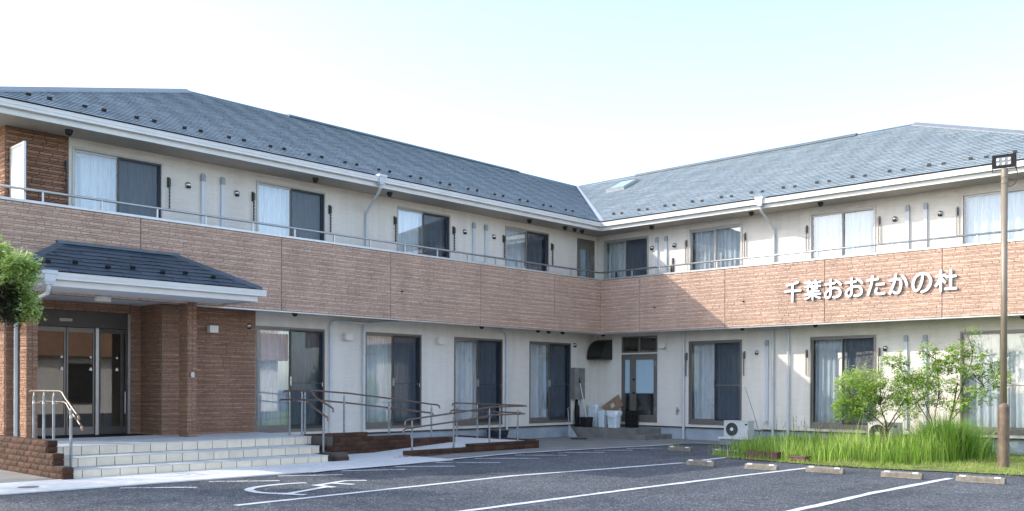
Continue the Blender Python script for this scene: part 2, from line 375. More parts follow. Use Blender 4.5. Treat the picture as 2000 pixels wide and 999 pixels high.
ribbon(mb, [(-13.68, -5.56), (-13.55, -6.0)], .12, .0085, .004)
mb.build('wheelchair_symbol', 'paint', kind='structure', label='white painted wheelchair symbol on the asphalt')

# ------------------------------------------------------------------ siding with real bricks
BRICK_BUDGET = []      # (area, job)
ROWS = [.054, .027, .028, .055, .026, .030, .050, .029]
def brick_rows(z0, z1, seed=0):
    z = z0; i = seed; out = []
    while z < z1-.012:
        h = ROWS[i % len(ROWS)]; out.append((z, min(z+h, z1))); z += h; i += 1
    return out
def brick_list(wing, a0, a1, z0, z1, seed, o=0, lens=(.10, .26), rows=None):
    rnd = random.Random(seed); res = []
    for k, (b, t) in enumerate(rows or brick_rows(z0, z1)):
        a = a0 - rnd.uniform(0, .2) if rows is None else a0
        while a < a1-.01:
            ln = rnd.uniform(*lens)*(1.0 if t-b > .045 else 1.2); s, e = max(a, a0), min(a+ln, a1)
            if a1-e < .05: e = a1
            if e-s > .02: res.append((wing, s+.003, e-.003, b+.003, t-.003, o, rnd.random(), rnd.uniform(.007, .016)))
            a = e
    return res
def brick_into(mb, br):
    wing, s, e, b, t, o, tint, d = br
    c = .006; q = lambda a, oo, z: wing.p(a, oo, z)
    n = len(mb.v)
    j = lambda k: (hash((round(s*977), round(b*991), k)) % 1000/1000-.5)*.004
    mb.v += [q(s, o, b), q(e, o, b), q(e, o, t), q(s, o, t), q(s+c, o+d+j(1), b+c), q(e-c, o+d+j(2), b+c), q(e-c, o+d+j(3), t-c), q(s+c, o+d+j(4), t-c)]
    F = [(4, 5, 6, 7), (0, 1, 5, 4), (1, 2, 6, 5), (2, 3, 7, 6), (3, 0, 4, 7)]
    if wing.side == 'R': F = [tuple(reversed(f)) for f in F]
    mb.f += [tuple(n+i for i in f) for f in F]; mb.t += [tint]*5
ALLPANELS = []
def siding_panel(parent, wing, a0, a1, z0, z1, seed, o=0, mats=('siding', 'siding_joint'), name='siding_panel', lens=(.10, .26), gap=.005):
    mb = MB(); wing.box(mb, a0+gap, a1-gap, o-.03, o, z0, z1)
    pn = mb.build(name, mats[1], parent)
    bl = brick_list(wing, a0+gap, a1-gap, z0, z1, seed, o, lens)
    ALLPANELS.append((pn, mats[0], bl)); return pn
def finish_bricks(limit=290):
    sizes = []
    for i, (pn, mat, bl) in enumerate(ALLPANELS):
        for j, br in enumerate(bl):
            wing, s, e, b, t, o, tint, d = br; c = wing.p((s+e)/2, o, (b+t)/2)
            if not inview(c, 0): continue
            A = proj(wing.p(s, o, b)); B = proj(wing.p(e, o, t)); sizes.append((abs(A[0]-B[0])*(t-b)*F/A[2], i, j))
    sizes.sort(reverse=True); sel = {}
    for _, i, j in sizes[:limit]: sel.setdefault(i, set()).add(j)
    for i, (pn, mat, bl) in enumerate(ALLPANELS):
        S = sel.get(i, set()); rest = MB()
        for j, br in enumerate(bl):
            if j in S:
                mb = MB(); brick_into(mb, br); mb.build('brick', mat, pn)
            else: brick_into(rest, br)
        if rest.f: rest.build('brick_facing', mat, pn, kind='stuff')

# ------------------------------------------------------------------ the building
home = thing('care_home', 'two-storey L-shaped care home with brick-faced balconies and grey slate roof', 'building', (0, 0, 0))
ZB, ZT = 3.08, 4.63      # balcony front, bottom and top
XE = -16.92              # left end of the balcony
YE = -13.4               # right end
YW = -12.6               # right end of the wall
XW = -16.12              # left end of the wall

def wall(name, wing, a0, a1, z0, z1, holes, mat, th=.12):
    xs = sorted({a0, a1, *[h[0] for h in holes], *[h[1] for h in holes]}); zs = sorted({z0, z1, *[h[2] for h in holes], *[h[3] for h in holes]})
    xs = [x for x in xs if a0 <= x <= a1]; zs = [z for z in zs if z0 <= z <= z1]
    mb = MB()
    for i in range(len(xs)-1):
        j = 0
        while j < len(zs)-1:
            cx = (xs[i]+xs[i+1])/2
            def solid(k): cz = (zs[k]+zs[k+1])/2; return not any(h[0] < cx < h[1] and h[2] < cz < h[3] for h in holes)
            if not solid(j): j += 1; continue
            k = j
            while k+1 < len(zs)-1 and solid(k+1): k += 1
            wing.box(mb, xs[i], xs[i+1], -th, 0, zs[j], zs[k+1]); j = k+1
    return mb.build(name, mat, home)

UW_L = [(-14.96, -13.18), (-11.05, -9.24), (-7.11, -5.32), (-3.24, -1.41)]
LW_L = [(-11.05, -9.25), (-8.08, -6.30), (-5.16, -3.34), (-2.23, -.41)]
UW_R = [(-1.16, .48), (-4.24, -2.57), (-7.90, -6.20), (-11.60, -9.90)]
LW_R = [(-4.24, -2.56), (-7.92, -6.21), (-11.60, -9.88)]
UZ = (3.62, 5.95); LZ = (.47, 2.79)
holesL = [(a, b, *UZ) for a, b in UW_L]+[(a, b, *LZ) for a, b in LW_L]+[(-.12, .70, 3.62, 5.97)]
holesR = [(a, b, *UZ) for a, b in UW_R]+[(a, b, *LZ) for a, b in LW_R]+[(-1.48, -.20, .46, 2.47), (-1.48, -.20, 2.51, 3.00)]
wall('cream_wall', WL, -11.06, .8, .36, 6.12, holesL, 'cream')
wall('cream_wall', WL, -15.02, -11.06, 3.3, 6.12, holesL, 'cream')
wall('cream_wall', WR, YW, .8, .36, 6.12, holesR, 'cream')
# plinth and the metal flashing above it
mb = MB(); WL.box(mb, -11.0, .8, -.1, -.03, -.05, .34); mb.build('plinth', 'plinth', home)
mb = MB(); WR.box(mb, YW, .83, -.1, -.03, -.05, .34); mb.build('plinth', 'plinth', home)
for W_, a0, a1 in ((WL, -11.0, .795), (WR, YW, .795)):
    mb = MB(); W_.box(mb, a0, a1, -.02, .012, .335, .350); W_.box(mb, a0, a1, -.02, .02, .362, .372); mb.build('flashing', 'bronze', home)
    mb = MB(); W_.box(mb, a0, a1, -.02, .006, .372, .42); mb.build('starter_strip', 'cream', home)
# closed shell behind
mb = MB()
mb.box(-16.0, 11.0, 11.0, 11.2, 0, 6.2); mb.box(11.0, 11.2, YW, 11.2, 0, 6.2); mb.box(.92, 11.2, YW, YW+.12, 0, 6.2)
mb.box(-15.9, -.0, 3.6, 3.7, 0, 6.2); mb.box(3.6, 3.7, YW+.12, 3.7, 0, 6.2)
mb.build('rear_wall', 'cream', home)
mb = MB(); mb.box(-15.9, 11, .93, 11, 3.25, 3.5); mb.box(.93, 11, YW+.15, .93, 3.25, 3.5); mb.box(-15.9, 11, .93, 11, .05, .44); mb.box(.93, 11, YW+.15, .93, .05, .44)
mb.box(-15.9, 11, .93, 11, 6.14, 6.2); mb.box(.93, 11, YW+.15, .93, 6.14, 6.2)
mb.build('floor_slab', 'dark_room', home)

# left end: brick walls (upper and lower) and the lit end wall
siding_panel(home, WL, XW, -15.02, 3.6, 6.12, 11, 0, ('darkbrick', 'darkbrick_joint'), lens=(.11, .28))
wall('brick_wall_core', WL, XW, -15.02, 3.3, 6.12, [], 'darkbrick_joint', .15)
WE = Wing('R', XW)   # end wall, faces -x
siding_panel(home, WE, .8, 6.0, 3.4, 6.12, 12, 0, ('darkbrick', 'darkbrick_joint')); 
siding_panel(home, WE, .8, 6.0, .3, 3.1, 13, 0, ('darkbrick', 'darkbrick_joint'))
mb = MB(); mb.box(XW+.03, XW+.15, .82, 11.1, 0, 6.12); mb.build('end_wall_core', 'darkbrick_joint', home)
# lower brick wall right of the porch and around the door recess
siding_panel(home, WL, -13.2, -11.06, .47, 3.10, 14, .012, ('darkbrick', 'darkbrick_joint'))
wall('brick_wall_core', WL, -13.2, -11.06, .3, 3.3, [], 'darkbrick_joint', .12)
siding_panel(home, WL, XW, -15.93, .30, 3.2, 15, .012, ('darkbrick', 'darkbrick_joint'), lens=(.08, .2))
wall('brick_wall_core', WL, XW+.03, -15.93, .3, 3.3, [], 'darkbrick_joint', .12)
WI = Wing('R', -13.2)  # right cheek of the recess faces -x
siding_panel(home, WI, .815, 1.67, .47, 3.19, 16, 0, ('darkbrick', 'darkbrick_joint'))
WD = Wing('L', 1.67)   # door plane
siding_panel(home, WD, -13.44, -13.2, .47, 3.19, 17, 0, ('darkbrick', 'darkbrick_joint'), lens=(.1, .2))
siding_panel(home, WD, -15.9, -13.44, 2.94, 3.19, 18, 0, ('darkbrick', 'darkbrick_joint'))
mb = MB(); mb.box(-15.93, -15.81, .93, 1.75, .3, 3.2); mb.box(-13.17, -13.05, .93, 1.9, .3, 3.2); mb.build('recess_cheek', 'darkbrick_joint', home)
mb = MB(); mb.box(-15.9, -13.1, 1.703, 1.76, 2.95, 3.3); mb.box(-13.43, -13.1, 1.703, 1.76, .3, 3.3); mb.build('recess_core', 'darkbrick_joint', home)

# balcony fronts
seamsL = [XE, -14.01, -10.93, -7.96, -4.98, -2.07, 0]
for i in range(len(seamsL)-1):
    siding_panel(home, PL, seamsL[i], seamsL[i+1], ZB, ZT, 30+i, 0, lens=(.10, .27))
seamsR = [0, -1.43, -4.19, -6.97, -9.75, -12.5, YE]
for i in range(len(seamsR)-1):
    siding_panel(home, PR, seamsR[i+1], seamsR[i], ZB, ZT, 50+i, 0, lens=(.10, .27))
PE = Wing('R', XE); siding_panel(home, PE, 0, 5.5, ZB, ZT, 61, 0)
mb = MB(); PL.box(mb, XE+.03, .12, -.12, -.031, ZB, ZT-.002); mb.box(.031, .12, YE, 0, ZB, ZT-.002); mb.box(XE+.031, XE+.12, .12, 6, ZB, ZT-.002)
mb.build('parapet_core', 'seam', home)
mb = MB(); mb.box(XE+.12, .8, .12, .8, 3.42, 3.52); mb.box(.12, .8, YE, .12, 3.42, 3.521); mb.box(XE+.12, XW, .8, 6, 3.42, 3.52); mb.build('balcony_floor', 'concrete', home)
# underside board and drip strip
mb = MB(); mb.box(-12.75, .8, .02, .8, 3.10, 3.14); mb.box(.02, .8, YE, .02, 3.101, 3.141); mb.build('balcony_soffit', 'soffit', home)
mb = MB(); PL.box(mb, -12.9, -.014, -.02, .014, 3.045, 3.074); mb.box(-.014, .02, YE, .0, 3.045, 3.074); mb.box(-.014, .0, -.014, 0, 3.045, 3.074); mb.build('drip_strip', 'alu', home)
# cap
mb = MB(); mb.box(XE-.03, 0.13, -.03, .13, ZT+.004, ZT+.05); mb.box(-.03, .13, YE, -.03, ZT+.004, ZT+.05); mb.box(XE-.03, XE+.13, .13, 6, ZT+.004, ZT+.05)
mb.build('parapet_cap', 'alu', home)
# hand rails on the parapets
zr = 4.875
mb = MB(); mb.tube([(XE+.05, .05, zr), (-.015+.05, .05, zr)], .024, 10); mb.tube([(.05, .02, zr), (.05, YE, zr)], .024, 10); mb.tube([(XE+.05, .07, zr), (XE+.05, 6, zr)], .024, 8)
rail = mb.build('balcony_rail', 'alu', home, smooth=True)
pm = None
for x in [-16.78, -15.76, -14.72, -13.66, -12.65, -11.59, -10.57, -9.54, -8.52, -7.49, -6.44, -5.40, -4.38, -3.35, -2.32, -1.29]:
    mb = MB(); mb.box(x-.016, x+.016, .036, .064, ZT+.05, zr-.018); mb.build('rail_post', 'alu', rail)
for y in [-.2, -1.11, -2.08, -2.98, -3.91, -4.87, -5.82, -6.75, -7.67, -8.61, -9.54, -10.48, -11.4, -12.3]:
    mb = MB(); mb.box(.036, .064, y-.016, y+.016, ZT+.05, zr-.018); mb.build('rail_post', 'alu', rail)

# ---- windows
def curtain_mesh(wing, a0, a1, o, z0, z1, seed, amp=.03, tuck=0):
    rnd = random.Random(seed); mb = MB(); n = int((a1-a0)/.018)
    ph = [rnd.uniform(0, 6.28) for _ in range(4)]; fr = [rnd.uniform(30, 44), rnd.uniform(16, 24), rnd.uniform(60, 80), rnd.uniform(5, 9)]
    zs = [z0, z0+(z1-z0)*.3, z0+(z1-z0)*.6, z1]; idx = []
    for zi, z in enumerate(zs):
        row = []
        for i in range(n+1):
            u = i/n; a = a0+(a1-a0)*u
            wgl = math.sin(a*fr[0]+ph[0]+.5*math.sin(a*fr[3]+ph[3]))*amp+math.sin(a*fr[1]+ph[1])*amp*.6+math.sin(a*fr[2]+ph[2]+z)*amp*.25
            k = 1.15-.35*(z-z0)/(z1-z0)
            sway = .03*math.sin(a*3+ph[2])*(1-(z-z0)/(z1-z0))
            row.append(len(mb.v)); mb.v.append(wing.p(a+sway*.6, o+wgl*k, z))
        idx.append(row)
    for r in range(3):
        for i in range(n): mb.f.append((idx[r][i], idx[r][i+1], idx[r+1][i+1], idx[r+1][i])); mb.t.append(.5)
    return mb
def frame_boxes(mb, wing, a0, a1, z0, z1, o0, o1, wl, wr=None, wb=None, wt=None):
    wr = wl if wr is None else wr; wb = wl if wb is None else wb; wt = wl if wt is None else wt
    wing.box(mb, a0, a0+wl, o0, o1, z0, z1); wing.box(mb, a1-wr, a1, o0, o1, z0, z1)
    wing.box(mb, a0+wl, a1-wr, o0+.001, o1-.001, z0, z0+wb); wing.box(mb, a0+wl, a1-wr, o0+.001, o1-.001, z1-wt, z1)
def sliding_window(wing, a0, a1, z0, z1, seed, lower, fm=None):
    fm = fm or ('alu_dark' if lower else 'alu_mid')
    """first sash = photo-left"""
    mb = MB(); frame_boxes(mb, wing, a0, a1, z0, z1, -.10, .018, .035, wb=.04, wt=.04)
    wing.box(mb, a0-.012, a1+.012, .002, .026, z0-.022, z0-.001)
    win = mb.build('window', fm, home)
    mid = (a0+a1)/2
    left_is_low = wing.side == 'L'      # along coordinate grows to the right on the left wing only
    def rng(first):
        if (first and left_is_low) or (not first and not left_is_low): return a0+.036, mid+.02
        return mid-.02, a1-.036
    gf = rng(True); gs = rng(False)
    # photo-left sash sits outside
    for (g, o, first) in ((gf, -.035, True), (gs, -.065, False)):
        mb = MB(); frame_boxes(mb, wing, g[0], g[1], z0+.042, z1-.042, o-.014, o+.014, .032, wb=.095 if lower else .07, wt=.045)
        sash = mb.build('sash', fm, win)
        mb = MB(); b_ = .095 if lower else .07
        A = [wing.p(g[0]+.032, o, z0+.042+b_), wing.p(g[1]-.032, o, z0+.042+b_), wing.p(g[1]-.032, o, z1-.087), wing.p(g[0]+.032, o, z1-.087)]
        mb.quad(*A); mb.build('glass_pane', 'glass', win)
    # insect screen in front of the second sash
    g = gs; o = -.006; mb = MB()
    frame_boxes(mb, wing, g[0]+.004, g[1]-.002, z0+.044, z1-.044, o-.008, o+.008, .02, wb=.05, wt=.03)
    if lower: wing.box(mb, g[0]+.02, g[1]-.02, o-.006, o+.006, z0+(z1-z0)*.46, z0+(z1-z0)*.46+.02)
    mb.build('screen_frame', 'bronze' if wing.side == 'L' else fm, win)
    mb = MB()
    if not (wing.side == 'R' and (a0 < -9 or (not lower and a0 < -2))): mb.quad(wing.p(g[0]+.02, o, z0+.09), wing.p(g[1]-.02, o, z0+.09), wing.p(g[1]-.02, o, z1-.07), wing.p(g[0]+.02, o, z1-.07)).build('insect_screen', 'screen', win)
    if lower:
        c = gf[1]-.03 if left_is_low else gf[0]+.03
        mb = MB(); wing.box(mb, c-.012, c+.012, -.02, .012, z0+1.02, z0+1.22); mb.build('handle', 'steel', win)
        c = gs[1]-.03 if left_is_low else gs[0]+.03
        mb = MB(); wing.box(mb, c-.01, c+.01, .0, .012, z0+1.0, z0+1.1); mb.build('handle', 'steel', win)
    # curtains
    rnd = random.Random(seed)
    for (g, k) in ((gf, 0), (gs, 1)):
        gap0 = rnd.choice([0, 0, .02, .05, .09])
        curtain_mesh(wing, g[0]+.0+gap0, g[1]-.01, -.19, z0+.12, z1-.03, seed*10+k).build('curtain', 'curtain', win, smooth=True)
    # small room behind, plain
    return win
sd = 100
for a, b in UW_L: sliding_window(WL, a, b, *UZ, sd, False); sd += 1
for a, b in LW_L: sliding_window(WL, a, b, *LZ, sd, True); sd += 1
for a, b in UW_R: sliding_window(WR, a, b, *UZ, sd, False); sd += 1
for a, b in LW_R: sliding_window(WR, a, b, *LZ, sd, True); sd += 1
# clear stock label on the first upper window glass
mb = MB(); mb.quad(WL.p(-14.86, -.03, 5.79), WL.p(-14.72, -.03, 5.79), WL.p(-14.72, -.03, 5.825), WL.p(-14.86, -.03, 5.825)); mb.build('sticker', 'reflector', home)

# upper door in the corner
mb = MB(); frame_boxes(mb, WL, -.12, .70, 3.55, 5.97, -.06, .02, .05); frame_boxes(mb, WL, -.07, .65, 3.6, 5.92, -.05, -.01, .12, wt=.26, wb=.2)
d = mb.build('balcony_door', 'alu_dark', home)
mb = MB(); mb.quad(WL.p(.05, -.03, 3.8), WL.p(.53, -.03, 3.8), WL.p(.53, -.03, 5.66), WL.p(.05, -.03, 5.66)); mb.build('glass_pane', 'glass', d)
mb = MB(); WL.box(mb, .05, .53, -.09, -.07, 3.8, 5.66); mb.build('mesh_backing', simple('wired_glass_backing', (.12, .17, .23), .6), d)
mb = MB(); WL.box(mb, .60, .64, .0, .03, 5.30, 5.50); mb.build('closer', 'steel', d)
# service door on the right wing with transom
mb = MB(); frame_boxes(mb, WR, -1.48, -.20, .46, 2.47, -.08, .02, .045, wb=.05); WR.box(mb, -.62, -.555, -.07, .01, .51, 2.42)
sd_ = mb.build('service_door', 'alu_dark', home)
for (a, b) in ((-.555, -.245), (-1.435, -.62)):
    mb = MB(); frame_boxes(mb, WR, a+.002, b-.002, .512, 2.423, -.05, -.004, .085 if b-a > .5 else .06, wb=.16, wt=.12); leafd = mb.build('door_leaf', 'alu_dark', sd_)
    i = .085 if b-a > .5 else .06
    mb = MB(); mb.quad(WR.p(a+i, -.03, .67), WR.p(b-i, -.03, .67), WR.p(b-i, -.03, 1.30), WR.p(a+i, -.03, 1.30)); mb.build('glass_pane', 'glass', sd_)
    mb = MB(); mb.quad(WR.p(a+i, -.028, 1.31), WR.p(b-i, -.028, 1.31), WR.p(b-i, -.028, 2.30), WR.p(a+i, -.028, 2.30)); mb.build('frosted_pane', 'film', sd_)
mb = MB()
for z in (1.32, 1.72): mb.lathe(WR.p(-.66, 0, z), [(.0, -.06), (.03, -.05), (.035, -.02), (.02, 0)], 12, 'x')
mb.build('door_knob', 'black', sd_)
mb = MB()
for z in (.75, 2.1): WR.box(mb, -1.45, -1.42, 0, .035, z, z+.16)
mb.build('hinge', 'steel', sd_)
mb = MB(); frame_boxes(mb, WR, -1.48, -.20, 2.51, 3.00, -.08, .016, .04); WR.box(mb, -.87, -.81, -.06, .012, 2.55, 2.96)
tw = mb.build('transom_window', 'alu_dark', home)
for a, b in ((-1.44, -.87), (-.81, -.24)):
    mb = MB(); mb.quad(WR.p(a, -.03, 2.55), WR.p(b, -.03, 2.55), WR.p(b, -.03, 2.96), WR.p(a, -.03, 2.96)); mb.build('glass_pane', 'door_glass', tw)

# entrance sliding doors
mb = MB(); WD.box(mb, -15.88, -13.46, -.06, .03, 2.62, 2.935); ent = mb.build('entrance_header', 'bronze', home)
mb = MB(); WD.box(mb, -14.86, -14.62, .03, .06, 2.72, 2.78); mb.build('door_sensor', 'soffit', ent)
mb = MB()
for x0, x1, o0, o1 in ((-14.15, -14.09, -.04, .035), (-13.5, -13.445, -.06, .035), (-15.9, -15.84, -.06, .03)): WD.box(mb, x0, x1, o0, o1, .47, 2.615 if x0 != -13.5 else 2.93)
dr = mb.build('entrance_door', 'alu', home)
for (a, b, o) in ((-15.4, -14.72, -.02), (-14.70, -14.16, -.02), (-14.085, -13.62, .015), (-13.61, -13.51, .005), (-15.83, -15.41, -.02)):
    mb = MB(); frame_boxes(mb, WD, a, b, .50, 2.61, o-.02, o+.012, .028, wb=.15, wt=.09); mb.build('door_leaf', 'bronze' if a > -14.1 else 'alu_dark', dr)
    mb = MB(); mb.quad(WD.p(a+.028, o-.005, .65), WD.p(b-.028, o-.005, .65), WD.p(b-.028, o-.005, 2.52), WD.p(a+.028, o-.005, 2.52)); mb.build('glass_pane', 'door_glass', dr)
mb = MB(); WD.box(mb, -15.88, -13.3, .0, .75, .479, .486); mb.build('doormat', 'rubber', dr)
for a in (-14.80, -14.24, -13.72):
    mb = MB(); mb.quad(*[WD.p(a+dx, .012 if a < -14.1 else .025, 2.03+dz) for dx, dz in ((-.02, -.02), (.02, -.02), (.02, .02), (-.02, .02))]); mb.quad(*[WD.p(a+dx, .012 if a < -14.1 else .025, 1.80+dz) for dx, dz in ((-.035, -.03), (.035, -.03), (.012, .03), (-.012, .03))]); mb.build('glass_sticker', 'reflector', dr, kind='stuff')
mb = MB(); mb.tube([WD.p(-13.56, .05, 1.35), WD.p(-13.56, .05, .9)], .012, 8); mb.build('handle', 'alu', dr)
# lobby behind the doors
mb = MB(); mb.box(-15.8, -13.2, 3.45, 3.5, .45, 3.2); mb.build('lobby_wall', simple('lobby_wall_paint', (.42, .33, .24), .8), home)
mb = MB(); mb.box(-14.6, -13.9, 3.0, 3.4, .45, 1.25); mb.build('lobby_counter', simple('lobby_counter_wood', (.35, .25, .17), .5), home)

# porch: piers, ceiling, roof
def pier(x0, x1, y0, y1):
    mb = MB(); mb.box(x0+.02, x1-.02, y0+.02, y1, .3, 3.12); p = mb.build('porch_pier', 'darkbrick_joint', home)
    ALLPANELS.append((p, 'darkbrick', brick_list(Wing('L', y0+.02), x0, (x0+x1)/2, .48, 3.12, 71, 0, (.06, .13))+brick_list(Wing('L', y0+.02), (x0+x1)/2+.006, x1, .48, 3.12, 72, 0, (.06, .13))))
    mb = MB(); mb.box(x0+.03, x1-.03, y0+.04, y1+.01, .31, 3.11); p2 = mb.build('porch_pier_side', 'darkbrick_joint', home)
    ALLPANELS.append((p2, 'darkbrick', brick_list(Wing('R', x0+.02), y0+.01, y1, .48, 3.12, 73, 0, (.08, .2))))
    return p
pier(-16.06, -15.86, -.05, .27); pp = pier(-13.08, -12.88, -.05, .32)
mb = MB(); mb.box(-13.03, -12.96, -.10, -.04, 1.64, 1.74); mb.build('intercom', 'alu', home)
PX0, PX1, PYF, PZE, PZT = -16.68, -12.15, -1.22, 3.345, 4.0
mb = MB(); mb.box(PX0+.15, PX1-.22, PYF+.1, .0, 3.12, 3.15); mb.box(-15.93, -13.2, .0, 1.67, 3.125, 3.155); mb.box(XW, -15.93, 0, .8, 3.125, 3.155); mb.box(-13.2, PX1-.22, 0, .8, 3.125, 3.155)
pc = mb.build('porch_ceiling', 'white_soffit', home)
mb = MB(); mb.box(PX0+.06, PX1-.06, PYF+.06, PYF+.09, 3.11, 3.27); mb.box(PX0+.06, PX0+.09, PYF+.09, 0, 3.11, 3.27); mb.box(PX1-.09, PX1-.06, PYF+.09, -.03, 3.11, 3.27)
mb.box(PX0+.09, PX1-.09, PYF+.09, PYF+.2, 3.112, 3.13); mb.build('porch_fascia', 'white', home)
def gutter(mb, wing, a0, a1, o, z):   # o = plane of the fascia face
    wing.box(mb, a0, a1, o, o+.10, z, z+.012); wing.box(mb, a0, a1, o+.085, o+.10, z+.012, z+.055)
    wing.box(mb, a0, a1, o+.095, o+.112, z+.055, z+.10); wing.box(mb, a0, a1, o+.09, o+.122, z+.10, z+.115)
    wing.box(mb, a0, a1, o, o+.006, z, z+.10)
mb = MB(); gutter(mb, Wing('L', PYF+.06), PX0-.06, PX1+.07, 0, 3.215); mb.build('porch_gutter', 'white', home)
def collector(mb, wing, a, o, z):
    wing.box(mb, a-.115, a+.115, o, o+.17, z+.07, z+.13); wing.box(mb, a-.085, a+.085, o+.01, o+.155, z-.06, z+.07); wing.box(mb, a-.065, a+.065, o+.025, o+.14, z-.10, z-.06)
mb = MB(); collector(mb, Wing('L', PYF+.06), -16.14, .0, 3.22)
mb.tube([(-16.14, PYF-.02, 3.13), (-16.14, PYF-.02, 3.06), (-16.13, PYF+.05, 2.98), (-16.02, .55, 2.84), (-15.97, .68, 2.76), (-15.97, .70, 2.6), (-15.97, .70, .5)], .033, 12)
mb.build('porch_downpipe', 'pipe', home, smooth=False)

# slate on a slope plane: returns list of tile polygons with real thickness
class Slope:
    """origin at the eave, a along the eave, s up the slope"""
    def __init__(s, org, adir, sdir): s.o = Vector(org); s.a = Vector(adir).normalized(); s.s = Vector(sdir).normalized(); s.n = s.a.cross(s.s).normalized(); s.n = s.n if s.n.z > 0 else -s.n
    def p(s, a, t, h=0): return tuple(s.o+s.a*a+s.s*t+s.n*h)
def clip_poly(poly, a_of_lo, a_of_hi, n=0):
    return poly
def tiles(slope, length, exposure, width, lo, hi, amax, seed, step=.03, thick=.008, lift=.007):
    """lo(t),hi(t): allowed range of a at slope distance t"""
    rnd = random.Random(seed); out = []; k = 0; t = 0
    while t < length-.02:
        te = min(t+exposure, length); off = ((k*.5+.13*math.sin(k*2.4)) % 1)*width
        a = -off+lo(0)-width*2
        a = math.floor((min(lo(t), lo(te)))/width)*width-off
        while a < max(hi(t), hi(te)):
            A0, A1 = a+.006, a+width-.006
            # stepped lower edge: alternating tongues
            q = [0, .22, .30, .62, .70, 1.0]; dz = [0, 0, step, step, 0, 0] if k % 2 else [step, step, 0, 0, step, step]
            low = [(A0+(A1-A0)*u, t-step*.3+d_) for u, d_ in zip(q, dz)]
            pts = []
            for (pa, pt) in low: pts.append((min(max(pa, lo(t)), hi(t)), pt))
            topr = (min(max(A1, lo(te)), hi(te)), te+.01); topl = (min(max(A0, lo(te)), hi(te)), te+.01)
            w0 = max(p[0] for p in pts)-min(p[0] for p in pts)
            if w0 > .04 or topr[0]-topl[0] > .04: out.append((slope, pts, topr, topl, rnd.random(), lift, thick))
            a += width
        t += exposure; k += 1
    return out
def tile_into(mb, T):
    sl, pts, tr, tl, tint, lift, thick = T
    loop = []
    for p in pts:
        if not loop or abs(p[0]-loop[-1][0])+abs(p[1]-loop[-1][1]) > 1e-4: loop.append(p)
    n = len(mb.v); k = len(loop)
    top = [sl.p(a, t, lift+thick) for a, t in loop]+[sl.p(tr[0], tr[1], thick*.3), sl.p(tl[0], tl[1], thick*.3)]
    mb.v += top+[sl.p(a, t, lift) for a, t in loop]
    mb.f.append(tuple(range(n, n+k+2))); mb.t.append(tint)
    for i in range(k-1):
        mb.f.append((n+k+2+i, n+k+2+i+1, n+i+1, n+i)); mb.t.append(0)
def finish_tiles(lst, parent, mat, limit, name):
    sizes = []
    for i, T in enumerate(lst):
        sl, pts, tr, tl, *_ = T; q = [proj(sl.p(*pts[0])), proj(sl.p(*pts[-1])), proj(sl.p(*tr)), proj(sl.p(*tl))]
        if not (-20 < q[0][0] < 2020): continue
        ar = abs(sum(q[j][0]*q[(j+1) % 4][1]-q[(j+1) % 4][0]*q[j][1] for j in range(4)))/2; sizes.append((ar, i))
    sizes.sort(reverse=True); S = {i for _, i in sizes[:limit]}; rest = MB()
    for i, T in enumerate(lst):
        if i in S:
            mb = MB(); tile_into(mb, T); mb.build(name, mat, parent)
        else: tile_into(rest, T)
    if rest.f: rest.build('slate_field', mat, parent, kind='stuff')

# porch roof
sl = math.hypot(1.22, PZT-PZE); e = 1.22
mb = MB(); mb.poly([(PX0, PYF, PZE), (PX1, PYF, PZE), (PX1-e, 0, PZT), (PX0+e, 0, PZT)]); mb.poly([(PX0, PYF, PZE), (PX0+e, 0, PZT), (PX0, 0, PZE)]); mb.poly([(PX1, PYF, PZE), (PX1, 0, PZE), (PX1-e, 0, PZT)])
mb.poly([(PX0, PYF, PZE-.03), (PX1, PYF, PZE-.03), (PX1, 0, PZE-.03), (PX0, 0, PZE-.03)])
mb.box(PX0, PX1, PYF-.005, PYF+.02, PZE-.06, PZE-.002)
proof = mb.build('porch_roof', 'slate_under', home)
S1 = Slope((PX0, PYF, PZE), (1, 0, 0), (0, 1.22, PZT-PZE)); W1 = PX1-PX0
tl = tiles(S1, sl, .175, .91, lambda t: t/sl*e, lambda t: W1-t/sl*e, W1, 5, .022)
S2 = Slope((PX1, 0, PZE), (0, -1, 0), (-1.22, 0, PZT-PZE)); tl += tiles(S2, sl, .175, .91, lambda t: 0, lambda t: e-t/sl*e, e, 6, .022)
S3 = Slope((PX0, PYF, PZE), (0, 1, 0), (1.22, 0, PZT-PZE)); tl += tiles(S3, sl, .175, .91, lambda t: t/sl*e, lambda t: e, e, 7, .022)
finish_tiles(tl, proof, 'slate_dark', 200, 'roof_slate')
def capbar(mb, a, b, wd=.11, h=.03, lift=.02):
    a = Vector(a); b = Vector(b); d = (b-a).normalized(); s = d.cross(Vector((0, 0, 1))).normalized()*wd; U = Vector((0, 0, 1))
    P = [a+s+U*(lift-.035), a+U*(lift+h), a-s+U*(lift-.035)]; Q = [b+s+U*(lift-.035), b+U*(lift+h), b-s+U*(lift-.035)]
    n = len(mb.v); mb.v += [tuple(x) for x in P+Q]+[tuple(x-U*.03) for x in (P[0], P[2], Q[0], Q[2])]
    mb.f += [(n, n+1, n+4, n+3), (n+1, n+2, n+5, n+4), (n, n+3, n+8, n+6), (n+2, n+7, n+9, n+5), (n, n+6, n+7, n+2, n+1), (n+3, n+4, n+5, n+9, n+8)]; mb.t += [.5]*6
mb = MB(); capbar(mb, (PX1, PYF, PZE), (PX1-e, 0, PZT), .08); capbar(mb, (PX0, PYF, PZE), (PX0+e, 0, PZT), .08); mb.box(PX0+e-.1, PX1-e+.1, -.10, -.005, PZT-.02, PZT+.035)
mb.build('hip_cap', 'ridge_dark', proof)
